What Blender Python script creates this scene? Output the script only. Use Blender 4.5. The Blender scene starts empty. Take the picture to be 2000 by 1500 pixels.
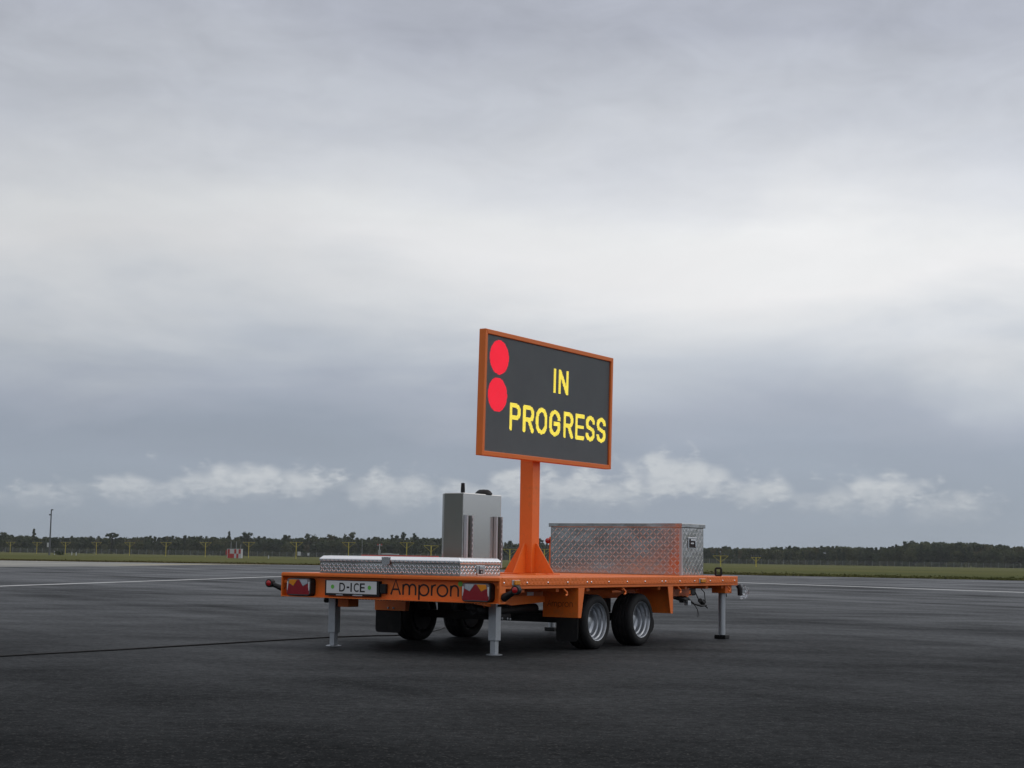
import bpy, bmesh, math, random
import numpy as np
from mathutils import Vector, Matrix

R = math.radians
random.seed(11)
rng = np.random.default_rng(11)
scene = bpy.context.scene
COL = scene.collection

# ------------------------------------------------------------------ camera
CAM_H, PITCH, ROLL, FPX = 0.788, 0.1107, 0.0158, 3020.8
cam_data = bpy.data.cameras.new('camera')
cam_data.sensor_width = 36.0
cam_data.lens = 36.0 * FPX / 2000.0
cam_data.clip_start = 0.1
cam_data.clip_end = 9000.0
cam = bpy.data.objects.new('camera', cam_data)
COL.objects.link(cam)
c_, s_ = math.cos(PITCH), math.sin(PITCH)
cr, sr = math.cos(ROLL), math.sin(ROLL)
rt, up, fw = Vector((1, 0, 0)), Vector((0, -s_, c_)), Vector((0, c_, s_))
ax = rt * cr + up * sr
ay = -rt * sr + up * cr
az = -fw
cam.matrix_world = Matrix(((ax.x, ay.x, az.x, 0), (ax.y, ay.y, az.y, 0), (ax.z, ay.z, az.z, CAM_H), (0, 0, 0, 1)))
scene.camera = cam

# ------------------------------------------------------------------ colour management
vs = scene.view_settings
vs.view_transform = 'Standard'
vs.look = 'None'
vs.exposure = 0.0
vs.gamma = 1.0
vs.use_curve_mapping = False
scene.cycles.max_bounces = 6
scene.cycles.use_denoising = True

# ------------------------------------------------------------------ sun behind the cloud deck
SUN_AZ, SUN_EL = R(72.0), R(42.0)          # azimuth clockwise from the view direction
sd = Vector((math.sin(SUN_AZ) * math.cos(SUN_EL), math.cos(SUN_AZ) * math.cos(SUN_EL), math.sin(SUN_EL)))
sun_data = bpy.data.lights.new('sun', 'SUN')
sun_data.energy = 0.5
sun_data.angle = R(60)
sun_data.color = (1.0, 0.96, 0.9)
sun = bpy.data.objects.new('sun', sun_data)
sun.rotation_euler = sd.to_track_quat('Z', 'Y').to_euler()
COL.objects.link(sun)


# ------------------------------------------------------------------ node helper
class NT:
    def __init__(self, tree):
        self.t = tree

    def node(self, typ, **kw):
        n = self.t.nodes.new(typ)
        for k, v in kw.items():
            setattr(n, k, v)
        return n

    def put(self, sock, v):
        if v is None:
            return
        if hasattr(v, 'is_output') or isinstance(v, bpy.types.NodeSocket):
            self.t.links.new(v, sock)
        else:
            if sock.type == 'RGBA' and len(v) == 3:
                v = (*v, 1)
            sock.default_value = v

    def m(self, op, a, b=None, c=None, clamp=False):
        n = self.node('ShaderNodeMath', operation=op, use_clamp=clamp)
        for i, v in enumerate((a, b, c)):
            self.put(n.inputs[i], v)
        return n.outputs[0]

    def vm(self, op, a, b=None):
        n = self.node('ShaderNodeVectorMath', operation=op)
        self.put(n.inputs[0], a)
        if b is not None:
            self.put(n.inputs[1], b)
        return n.outputs[0]

    def comb(self, x, y, z):
        n = self.node('ShaderNodeCombineXYZ')
        for i, v in enumerate((x, y, z)):
            self.put(n.inputs[i], v)
        return n.outputs[0]

    def sep(self, v):
        n = self.node('ShaderNodeSeparateXYZ')
        self.put(n.inputs[0], v)
        return n.outputs

    def noise(self, vec, scale, detail=4, rough=0.55, dist=0.0, w=None):
        n = self.node('ShaderNodeTexNoise')
        if w is not None:
            n.noise_dimensions = '4D'
            n.inputs['W'].default_value = w
        self.put(n.inputs['Vector'], vec)
        n.inputs['Scale'].default_value = scale
        n.inputs['Detail'].default_value = detail
        n.inputs['Roughness'].default_value = rough
        n.inputs['Distortion'].default_value = dist
        return n.outputs['Fac']

    def voro(self, vec, scale):
        n = self.node('ShaderNodeTexVoronoi')
        self.put(n.inputs['Vector'], vec)
        n.inputs['Scale'].default_value = scale
        return n.outputs

    def ramp(self, fac, stops, interp='LINEAR'):
        n = self.node('ShaderNodeValToRGB')
        cr_ = n.color_ramp
        cr_.interpolation = interp
        while len(cr_.elements) > 1:
            cr_.elements.remove(cr_.elements[-1])
        for i, (p, col) in enumerate(stops):
            e = cr_.elements[0] if i == 0 else cr_.elements.new(p)
            e.position = p
            if not hasattr(col, '__len__'):
                col = (col, col, col)
            e.color = (*col, 1)
        self.put(n.inputs[0], fac)
        return n.outputs[0]

    def mix(self, fac, a, b, blend='MIX'):
        n = self.node('ShaderNodeMix', data_type='RGBA', blend_type=blend)
        self.put(n.inputs[0], fac)
        self.put(n.inputs[6], a)
        self.put(n.inputs[7], b)
        return n.outputs[2]

    def smooth(self, v, lo, hi):
        n = self.node('ShaderNodeMapRange', interpolation_type='SMOOTHSTEP')
        self.put(n.inputs[0], v)
        n.inputs[1].default_value = lo
        n.inputs[2].default_value = hi
        return n.outputs[0]


def lin(r, g, b):
    f = lambda c: (c / 255 / 12.92) if c / 255 <= 0.04045 else ((c / 255 + 0.055) / 1.055) ** 2.4
    return (f(r), f(g), f(b))


# ------------------------------------------------------------------ overcast sky
world = bpy.data.worlds.new('World')
scene.world = world
world.use_nodes = True
wt = world.node_tree
wt.nodes.clear()
n = NT(wt)
gen = n.node('ShaderNodeTexCoord').outputs['Generated']
dirv = n.vm('NORMALIZE', gen)
dx, dy, dz = n.sep(dirv)
el = n.m('MULTIPLY', n.m('ARCSINE', dz), 180 / math.pi)         # elevation in degrees
azm = n.m('MULTIPLY', n.m('ARCTAN2', dx, dy), 180 / math.pi)    # azimuth in degrees
streak = n.vm('MULTIPLY', dirv, (1.0, 1.0, 3.4))
warp = n.noise(n.vm('ADD', streak, (3.1, 1.7, 0.4)), 4.2, 5, 0.52, 0.35)
elw = n.m('ADD', el, n.m('MULTIPLY', n.m('SUBTRACT', warp, 0.5), 7.0))
elw = n.m('ADD', elw, n.m('MULTIPLY', azm, 0.02))
stops = [(0.0, (152, 162, 174)), (1.6, (152, 162, 175)), (4.2, (153, 162, 176)), (5.6, (164, 171, 184)),
         (7.0, (180, 186, 195)), (8.8, (204, 207, 211)), (10.4, (216, 217, 219)), (11.9, (214, 216, 218)),
         (13.6, (203, 206, 211)), (16.2, (189, 193, 201)), (20.0, (172, 176, 187)), (30.0, (176, 180, 189)),
         (50.0, (214, 216, 220)), (90.0, (236, 237, 240))]
base = n.ramp(n.m('DIVIDE', elw, 90.0, clamp=True), [(p / 90.0, lin(*c)) for p, c in stops])
# soft mottling of the cloud deck
mot1 = n.noise(streak, 6.0, 5, 0.5, 0.4)
mot2 = n.noise(n.vm('MULTIPLY', dirv, (1.0, 1.0, 2.2)), 15.0, 6, 0.6, 0.6)
mot2m = n.smooth(el, 9.0, 19.0)
gain = n.m('ADD', n.m('MULTIPLY', n.m('SUBTRACT', mot1, 0.5), 0.26), 1.0)
gain = n.m('ADD', gain, n.m('MULTIPLY', n.m('MULTIPLY', n.m('SUBTRACT', mot2, 0.5), 0.34), mot2m))
# brighter towards the hidden sun, duller on the far side of the sky
sdir = n.node('ShaderNodeVectorMath', operation='DOT_PRODUCT')
n.put(sdir.inputs[0], dirv)
n.put(sdir.inputs[1], tuple(sd))
cosang = sdir.outputs['Value']
gain = n.m('MULTIPLY', gain, n.m('ADD', 0.90, n.m('MULTIPLY', n.smooth(cosang, -0.6, 1.0), 0.26)))
# thin cloud that lets more light through, ahead and a little to the right
da = n.m('DIVIDE', n.m('SUBTRACT', azm, 10.0), 15.0)
de = n.m('DIVIDE', n.m('SUBTRACT', el, 11.0), 5.0)
glow = n.m('EXPONENT', n.m('MULTIPLY', n.m('ADD', n.m('MULTIPLY', da, da), n.m('MULTIPLY', de, de)), -1.0))
gain = n.m('ADD', gain, n.m('MULTIPLY', glow, 0.24))
gray = n.node('ShaderNodeVectorMath', operation='SCALE')
n.put(gray.inputs[0], n.mix(n.m('MULTIPLY', glow, 0.30), base, n.mix(1.0, base, (1.05, 1.0, 0.945), 'MULTIPLY')))
n.put(gray.inputs[3], gain)
deck_col = gray.outputs[0]
# low heaps of cumulus close to the horizon
cv = n.comb(n.m('MULTIPLY', azm, 0.42), n.m('MULTIPLY', el, 0.85), 0.0)
puff = n.noise(cv, 1.5, 4, 0.5, 0.1)
bv = n.node('ShaderNodeTexVoronoi', feature='SMOOTH_F1', voronoi_dimensions='2D')
n.put(bv.inputs['Vector'], n.vm('ADD', n.comb(azm, el, 0.0), n.vm('MULTIPLY', n.comb(puff, puff_b := n.noise(cv, 5.0, 4, 0.55), 0.0), (1.2, 1.2, 0.0))))
bv.inputs['Scale'].default_value = 1.15
bv.inputs['Smoothness'].default_value = 0.6
billow = n.m('SUBTRACT', 0.55, bv.outputs['Distance'])
fuzz = n.m('SUBTRACT', puff_b, 0.5)
bias = None
for ca, ce, wa, we in ((-17.2, 1.8, 2.4, .6), (-13.6, 2.1, 2.6, .75), (-9.3, 2.45, 4.4, .85), (-4.4, 2.3, 2.2, .95), (-1.6, 2.1, 1.6, .8), (.6, 2.5, 2.2, .95), (3.6, 2.5, 2.6, .9), (6.2, 3.05, 2.4, 1.0),
                       (9.0, 2.5, 1.8, .7), (12.9, 2.3, 2.6, 1.0), (15.6, 1.9, 2.3, .8), (26, 2.3, 5, 1.0), (40, 2.6, 5, .9), (-24, 2.2, 4, .8), (-36, 2.6, 6, 1.0)):
    a = n.m('DIVIDE', n.m('SUBTRACT', azm, ca), wa)
    b = n.m('DIVIDE', n.m('SUBTRACT', el, ce), we)
    g = n.m('EXPONENT', n.m('MULTIPLY', n.m('ADD', n.m('MULTIPLY', a, a), n.m('MULTIPLY', b, b)), -1.0))
    bias = g if bias is None else n.m('MAXIMUM', bias, g)
field = n.m('ADD', bias, n.m('ADD', n.m('MULTIPLY', n.m('SUBTRACT', puff, 0.5), 0.8), n.m('ADD', n.m('MULTIPLY', billow, 0.55), n.m('MULTIPLY', fuzz, 0.34))))
puffm = n.m('MULTIPLY', n.smooth(field, 0.42, 1.04), n.smooth(el, 0.9, 2.2))
shade_ = n.m('ADD', n.smooth(el, 1.4, 3.2), n.m('MULTIPLY', fuzz, 1.6))
puffc = n.mix(n.m('MINIMUM', n.m('MAXIMUM', shade_, 0.0), 1.0), lin(170, 178, 188), lin(205, 209, 213))
deck_col = n.mix(n.m('MULTIPLY', puffm, 0.82), deck_col, puffc)
# clear-air sky that shows, very faintly, through the deck
sky = n.node('ShaderNodeTexSky', sky_type='NISHITA', sun_disc=False)
sky.sun_elevation = SUN_EL
sky.sun_rotation = SUN_AZ
bg1 = n.node('ShaderNodeBackground')
n.put(bg1.inputs[0], sky.outputs[0])
bg1.inputs[1].default_value = 0.05
bg2 = n.node('ShaderNodeBackground')
n.put(bg2.inputs[0], deck_col)
bg2.inputs[1].default_value = 1.0
mixs = n.node('ShaderNodeMixShader')
mixs.inputs[0].default_value = 0.93
wt.links.new(bg1.outputs[0], mixs.inputs[1])
wt.links.new(bg2.outputs[0], mixs.inputs[2])
wout = n.node('ShaderNodeOutputWorld')
wt.links.new(mixs.outputs[0], wout.inputs[0])


# ------------------------------------------------------------------ materials
def mat(name, col, rough=0.5, metal=0.0, spec=0.5, emit=None, estr=0.0, build=None, trans=0.0):
    m = bpy.data.materials.new(name)
    m.use_nodes = True
    t = m.node_tree
    b = t.nodes['Principled BSDF']
    b.inputs['Base Color'].default_value = (*col, 1)
    b.inputs['Roughness'].default_value = rough
    b.inputs['Metallic'].default_value = metal
    b.inputs['Specular IOR Level'].default_value = spec
    if trans:
        b.inputs['Transmission Weight'].default_value = trans
    if emit:
        b.inputs['Emission Color'].default_value = (*emit, 1)
        b.inputs['Emission Strength'].default_value = estr
    if build:
        build(NT(t), b)
    return m


def bump(nt, b, h, strength, dist):
    bn = nt.node('ShaderNodeBump')
    bn.inputs['Strength'].default_value = strength
    bn.inputs['Distance'].default_value = dist
    nt.put(bn.inputs['Height'], h)
    nt.put(b.inputs['Normal'], bn.outputs[0])


def obj_co(nt):
    return nt.node('ShaderNodeTexCoord').outputs['Object']


def vary(amount, scale, rough_lo, rough_hi, dirt=None, dirt_amt=0.0, stretch=(1, 1, 1), bmp=0.0):
    def f(nt, b):
        co = nt.vm('MULTIPLY', obj_co(nt), stretch)
        nz = nt.noise(co, scale, 6, 0.6)
        fine = nt.noise(co, scale * 9, 4, 0.6)
        c0 = tuple(b.inputs['Base Color'].default_value)[:3]
        lo = tuple(max(0, v * (1 - amount)) for v in c0)
        hi = tuple(min(1, v * (1 + amount)) for v in c0)
        col = nt.mix(nz, lo, hi)
        if dirt:
            col = nt.mix(nt.m('MULTIPLY', nt.smooth(nt.m('ADD', nt.m('MULTIPLY', nz, .6), nt.m('MULTIPLY', fine, .4)), 0.48, 0.72), dirt_amt), col, dirt)
        nt.put(b.inputs['Base Color'], col)
        nt.put(b.inputs['Roughness'], nt.m('ADD', rough_lo, nt.m('MULTIPLY', fine, rough_hi - rough_lo)))
        if bmp:
            bump(nt, b, fine, 0.4, bmp)
    return f


M = {}
M['orange'] = mat('orange_paint', (0.88, 0.190, 0.025), 0.42, 0, 0.45, build=vary(0.10, 3.0, 0.34, 0.55, (0.36, 0.14, 0.05), 0.38, bmp=0.0006))
M['orange_dark'] = mat('orange_sign_frame', (0.84, 0.198, 0.035), 0.5, 0, 0.4, build=vary(0.08, 4.0, 0.42, 0.58))
M['galv'] = mat('galvanised_steel', (0.50, 0.53, 0.56), 0.5, 0.75, 0.5, build=vary(0.22, 18.0, 0.38, 0.62, (0.28, 0.29, 0.30), 0.4))
def dented(nt, b):
    vary(0.20, 3.2, 0.07, 0.30, (0.40, 0.39, 0.38), 0.5)(nt, b)
    bump(nt, b, nt.noise(obj_co(nt), 3.5, 3, 0.5), 0.35, 0.02)


M['alu'] = mat('aluminium_tread_plate', (0.60, 0.59, 0.575), 0.2, 1.0, 0.5, build=dented)
M['alu_plain'] = mat('aluminium_plain', (0.70, 0.69, 0.67), 0.2, 1.0, 0.5, build=vary(0.12, 5.0, 0.14, 0.30, (0.55, 0.55, 0.56), 0.25))
M['alu_bright'] = mat('polished_aluminium', (0.88, 0.88, 0.9), 0.14, 1.0, 0.5, build=vary(0.05, 6.0, 0.10, 0.2))
M['steel'] = mat('brushed_stainless', (0.74, 0.725, 0.69), 0.2, 1.0, 0.5, build=vary(0.08, 7.0, 0.15, 0.24, stretch=(14, 14, 1)))
M['steel_dim_reflection'] = mat('stainless_dim_reflection', (0.20, 0.215, 0.195), 0.4, 0.7, 0.5, build=vary(0.10, 9.0, 0.34, 0.46))  # stainless with a dark reflection put into its base colour
M['black'] = mat('black_plastic', (0.012, 0.012, 0.013), 0.55, 0, 0.35, build=vary(0.3, 8.0, 0.45, 0.65))
M['rubber'] = mat('tyre_rubber', (0.014, 0.014, 0.015), 0.75, 0, 0.3, build=vary(0.3, 14.0, 0.65, 0.85, (0.05, 0.048, 0.045), 0.35, bmp=0.001))
M['rim'] = mat('silver_wheel_rim', (0.44, 0.46, 0.49), 0.36, 0.85, 0.5, build=vary(0.08, 12.0, 0.28, 0.44))
M['dark_steel'] = mat('dark_underbody_steel', (0.03, 0.03, 0.032), 0.6, 0.4, 0.4, build=vary(0.3, 8.0, 0.5, 0.7))
M['white'] = mat('plate_white', (0.72, 0.73, 0.74), 0.4, 0, 0.5, build=vary(0.03, 6.0, 0.35, 0.45))
M['ink'] = mat('black_lettering', (0.012, 0.01, 0.012), 0.45, 0, 0.4, build=vary(0.2, 20.0, 0.4, 0.5))
M['ink_faded'] = mat('faded_lettering', (0.30, 0.075, 0.02), 0.5, 0, 0.3, build=vary(0.3, 30.0, 0.4, 0.6))
M['green'] = mat('green_sticker', (0.16, 0.55, 0.08), 0.45, 0, 0.4, build=vary(0.1, 20.0, 0.4, 0.5))
M['red_lens'] = mat('red_lens', (0.28, 0.012, 0.022), 0.16, 0, 0.6, build=vary(0.2, 40.0, 0.12, 0.24, bmp=0.001))
M['red_bright'] = mat('red_reflector', (0.42, 0.012, 0.015), 0.15, 0, 0.6, build=vary(0.2, 60.0, 0.1, 0.2))
M['amber'] = mat('amber_lens', (0.78, 0.27, 0.01), 0.16, 0, 0.6, build=vary(0.2, 60.0, 0.12, 0.25, bmp=0.001))
M['clear'] = mat('clear_faceted_lens', (0.50, 0.53, 0.58), 0.14, 0.45, 0.7, build=vary(0.35, 70.0, 0.08, 0.3, bmp=0.004))
M['lens_rim'] = mat('smoked_lens_rim', (0.20, 0.17, 0.18), 0.2, 0, 0.6, build=vary(0.2, 40.0, 0.12, 0.3))
M['film'] = mat('clear_plastic_film', (0.72, 0.74, 0.77), 0.12, 0, 0.3, trans=0.85, build=vary(0.02, 20.0, 0.06, 0.3, bmp=0.004))
M['led_panel'] = mat('led_panel_black', (0.26, 0.275, 0.285), 0.5, 0, 0.5, build=vary(0.15, 3.0, 0.42, 0.56))
def ledglow(strength):
    def f(nt, b):
        k = nt.noise(obj_co(nt), 75.0, 2, 0.5)
        w_ = nt.noise(obj_co(nt), 7.0, 2, 0.5)
        nt.put(b.inputs['Emission Strength'], nt.m('MULTIPLY', strength, nt.m('ADD', 0.62, nt.m('ADD', nt.m('MULTIPLY', k, 0.5), nt.m('MULTIPLY', w_, 0.3)))))
    return f


M['led_red'] = mat('led_red', (0.4, 0.0, 0.01), 0.4, 0, 0.3, (1.0, 0.013, 0.042), 1.15, build=ledglow(1.15))
M['led_yellow'] = mat('led_yellow', (0.4, 0.35, 0.02), 0.4, 0, 0.3, (1.0, 0.80, 0.09), 1.25, build=ledglow(1.25))
M['mast_yellow'] = mat('yellow_mast_paint', (0.50, 0.42, 0.07), 0.5, 0, 0.4, build=vary(0.12, 0.8, 0.42, 0.6))
M['pole_grey'] = mat('grey_pole_steel', (0.13, 0.14, 0.15), 0.5, 0.3, 0.4, build=vary(0.15, 0.8, 0.42, 0.6))
M['hut_white'] = mat('hut_white_paint', (0.50, 0.52, 0.53), 0.55, 0, 0.4, build=vary(0.06, 1.0, 0.5, 0.6))
M['hut_red'] = mat('hut_red_paint', (0.42, 0.05, 0.045), 0.55, 0, 0.4, build=vary(0.1, 1.0, 0.5, 0.6))
M['fence'] = mat('fence_galvanised', (0.30, 0.32, 0.32), 0.6, 0.2, 0.4, build=vary(0.2, 1.0, 0.5, 0.7))
M['cable'] = mat('black_cable', (0.012, 0.012, 0.013), 0.6, 0, 0.4, build=vary(0.2, 5.0, 0.5, 0.7))


def asphalt(nt, b):
    g = nt.node('ShaderNodeNewGeometry').outputs['Position']
    # lanes the paver laid, roughly parallel to the right-hand line
    ang = math.atan2(-5.1, 3.2)
    e1 = (math.cos(ang), math.sin(ang), 0)
    gx, gy, gz = nt.sep(g)
    along = nt.m('ADD', nt.m('MULTIPLY', gx, e1[0]), nt.m('MULTIPLY', gy, e1[1]))
    across = nt.m('ADD', nt.m('MULTIPLY', gx, -e1[1]), nt.m('MULTIPLY', gy, e1[0]))
    lane_co = nt.comb(nt.m('MULTIPLY', along, 0.10), nt.m('MULTIPLY', across, 1.0), 0.0)
    lanes = nt.noise(lane_co, 0.55, 5, 0.6, 0.3)
    patch = nt.noise(g, 0.16, 6, 0.6, 0.4)
    blot = nt.noise(nt.vm('MULTIPLY', g, (0.5, 1.0, 1.0)), 0.9, 6, 0.62, 0.2)
    fine = nt.noise(g, 14.0, 4, 0.7)
    grit = nt.noise(g, 130.0, 3, 0.7)
    stones = nt.voro(g, 95.0)
    v = nt.m('ADD', nt.m('MULTIPLY', lanes, 0.34), nt.m('MULTIPLY', patch, 0.36))
    v = nt.m('ADD', v, nt.m('MULTIPLY', blot, 0.30))
    base = nt.ramp(v, [(0.36, (0.011, 0.0116, 0.0122)), (0.46, (0.0175, 0.0184, 0.019)), (0.54, (0.0235, 0.0245, 0.025)), (0.64, (0.036, 0.037, 0.037))])
    sp = nt.m('MAXIMUM', 0.25, nt.m('ADD', 1.0, nt.m('MULTIPLY', nt.m('SUBTRACT', nt.m('ADD', nt.m('MULTIPLY', fine, 0.45), nt.m('MULTIPLY', grit, 0.55)), 0.5), 3.4)))
    sc = nt.node('ShaderNodeVectorMath', operation='SCALE')
    nt.put(sc.inputs[0], base)
    nt.put(sc.inputs[3], sp)
    pale = nt.smooth(nt.sep(stones['Color'])[0], 0.90, 0.96)
    col = nt.mix(nt.m('MULTIPLY', pale, 0.30), sc.outputs[0], (0.13, 0.125, 0.12))
    nt.put(b.inputs['Base Color'], col)
    b.inputs['Roughness'].default_value = 1.0
    h = nt.m('ADD', nt.m('MULTIPLY', grit, 0.6), nt.m('MULTIPLY', stones['Distance'], 0.6))
    bump(nt, b, h, 0.55, 0.004)
    # worn stone tops glint only at very flat angles
    face = nt.node('ShaderNodeLayerWeight')
    face.inputs['Blend'].default_value = 0.5
    fr = nt.m('MULTIPLY', nt.m('MULTIPLY', nt.m('POWER', face.outputs['Facing'], 20.0), sp), nt.m('MAXIMUM', 0.03, nt.m('SUBTRACT', nt.m('MULTIPLY', v, 1.10), 0.34)), clamp=True)
    gl = nt.node('ShaderNodeBsdfGlossy')
    gl.inputs['Roughness'].default_value = 0.5
    gl.inputs['Color'].default_value = (.95, .97, 1, 1)
    mx = nt.node('ShaderNodeMixShader')
    nt.put(mx.inputs[0], fr)
    nt.t.links.new(b.outputs[0], mx.inputs[1])
    nt.t.links.new(gl.outputs[0], mx.inputs[2])
    nt.t.links.new(mx.outputs[0], nt.t.nodes['Material Output'].inputs[0])


M['asphalt'] = mat('asphalt', (0.035, 0.036, 0.038), 0.6, 0, 0.0, build=asphalt)


def concrete(nt, b):
    g = nt.node('ShaderNodeNewGeometry').outputs['Position']
    p = nt.noise(nt.vm('MULTIPLY', g, (1.0, 0.35, 1.0)), 0.22, 6, 0.6, 0.3)
    f = nt.noise(g, 3.0, 5, 0.6)
    col = nt.ramp(nt.m('ADD', nt.m('MULTIPLY', p, .7), nt.m('MULTIPLY', f, .3)), [(0.3, (0.17, 0.17, 0.16)), (0.5, (0.27, 0.265, 0.245)), (0.68, (0.38, 0.36, 0.31))])
    nt.put(b.inputs['Base Color'], col)


M['concrete'] = mat('pale_concrete', (0.17, 0.165, 0.15), 0.85, 0, 0.3, build=concrete)


def sand(nt, b):
    g = nt.node('ShaderNodeNewGeometry').outputs['Position']
    f = nt.noise(g, 0.8, 6, 0.6)
    nt.put(b.inputs['Base Color'], nt.ramp(f, [(0.3, (0.32, 0.28, 0.19)), (0.7, (0.50, 0.45, 0.32))]))


M['sand'] = mat('blown_sand', (0.3, 0.26, 0.17), 0.9, 0, 0.2, build=sand)


def paintw(nt, b):
    g = nt.node('ShaderNodeNewGeometry').outputs['Position']
    f = nt.noise(g, 1.1, 7, 0.65)
    k = nt.noise(g, 30.0, 3, 0.6)
    col = nt.ramp(nt.m('ADD', nt.m('MULTIPLY', f, .65), nt.m('MULTIPLY', k, .35)), [(0.30, (0.22, 0.22, 0.22)), (0.42, (0.58, 0.58, 0.58)), (0.7, (0.76, 0.76, 0.75))])
    nt.put(b.inputs['Base Color'], col)


M['paint'] = mat('road_paint_white', (0.5, 0.5, 0.5), 0.7, 0, 0.3, build=paintw)


def grassmat(nt, b):
    g = nt.node('ShaderNodeNewGeometry').outputs['Position']
    gx, gy, gz = nt.sep(g)
    big = nt.noise(nt.vm('MULTIPLY', g, (1.0, 0.4, 1.0)), 0.035, 6, 0.6, 0.3)
    mid = nt.noise(g, 0.35, 6, 0.65)
    fin = nt.noise(g, 4.0, 5, 0.7)
    v = nt.m('ADD', nt.m('MULTIPLY', big, .4), nt.m('ADD', nt.m('MULTIPLY', mid, .35), nt.m('MULTIPLY', fin, .25)))
    col = nt.ramp(v, [(0.32, (0.050, 0.058, 0.022)), (0.46, (0.094, 0.102, 0.036)), (0.56, (0.130, 0.126, 0.046)), (0.70, (0.19, 0.16, 0.068))])
    # a dry verge beside the pavement, on the left half only
    verge = nt.m('SUBTRACT', 1.0, nt.smooth(nt.m('ADD', gy, nt.m('MULTIPLY', mid, 30.0)), 118.0, 152.0))
    verge = nt.m('MULTIPLY', verge, nt.m('SUBTRACT', 1.0, nt.smooth(gx, 0.0, 22.0)))
    dry = nt.ramp(v, [(0.35, (0.085, 0.068, 0.032)), (0.65, (0.16, 0.125, 0.06))])
    nt.put(b.inputs['Base Color'], nt.mix(nt.m('MULTIPLY', verge, 0.75), col, dry))
    bump(nt, b, nt.m('ADD', fin, mid), 0.6, 0.06)


M['grass'] = mat('grass', (0.06, 0.068, 0.025), 0.95, 0, 0.03, build=grassmat)


def leafmat(c0, c1, name):
    def f(nt, b):
        g = nt.node('ShaderNodeNewGeometry').outputs['Position']
        k = nt.noise(g, 0.09, 3, 0.6)
        k2 = nt.noise(g, 1.1, 4, 0.6)
        col = nt.mix(nt.smooth(nt.m('ADD', nt.m('MULTIPLY', k, .6), nt.m('MULTIPLY', k2, .4)), .36, .66), c0, c1)
        nt.put(b.inputs['Base Color'], col)
        tr = nt.node('ShaderNodeBsdfTranslucent')
        nt.put(tr.inputs[0], col)
        mx = nt.node('ShaderNodeMixShader')
        mx.inputs[0].default_value = 0.4
        nt.t.links.new(b.outputs[0], mx.inputs[1])
        nt.t.links.new(tr.outputs[0], mx.inputs[2])
        nt.t.links.new(mx.outputs[0], nt.t.nodes['Material Output'].inputs[0])
    return mat(name, c0, 0.75, 0, 0.2, build=f)


M['leaf'] = leafmat((0.052, 0.070, 0.034), (0.12, 0.13, 0.058), 'broadleaf_foliage')
M['leaf_dark'] = leafmat((0.044, 0.062, 0.036), (0.084, 0.105, 0.056), 'conifer_foliage')
M['leaf_brown'] = leafmat((0.10, 0.095, 0.045), (0.12, 0.11, 0.055), 'autumn_foliage')
M['bark'] = mat('bark', (0.045, 0.036, 0.028), 0.9, 0, 0.2, build=vary(0.3, 2.0, 0.8, 0.95))


# ------------------------------------------------------------------ mesh building
OFF = {}     # origin (in the trailer's frame) of every parent


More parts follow.
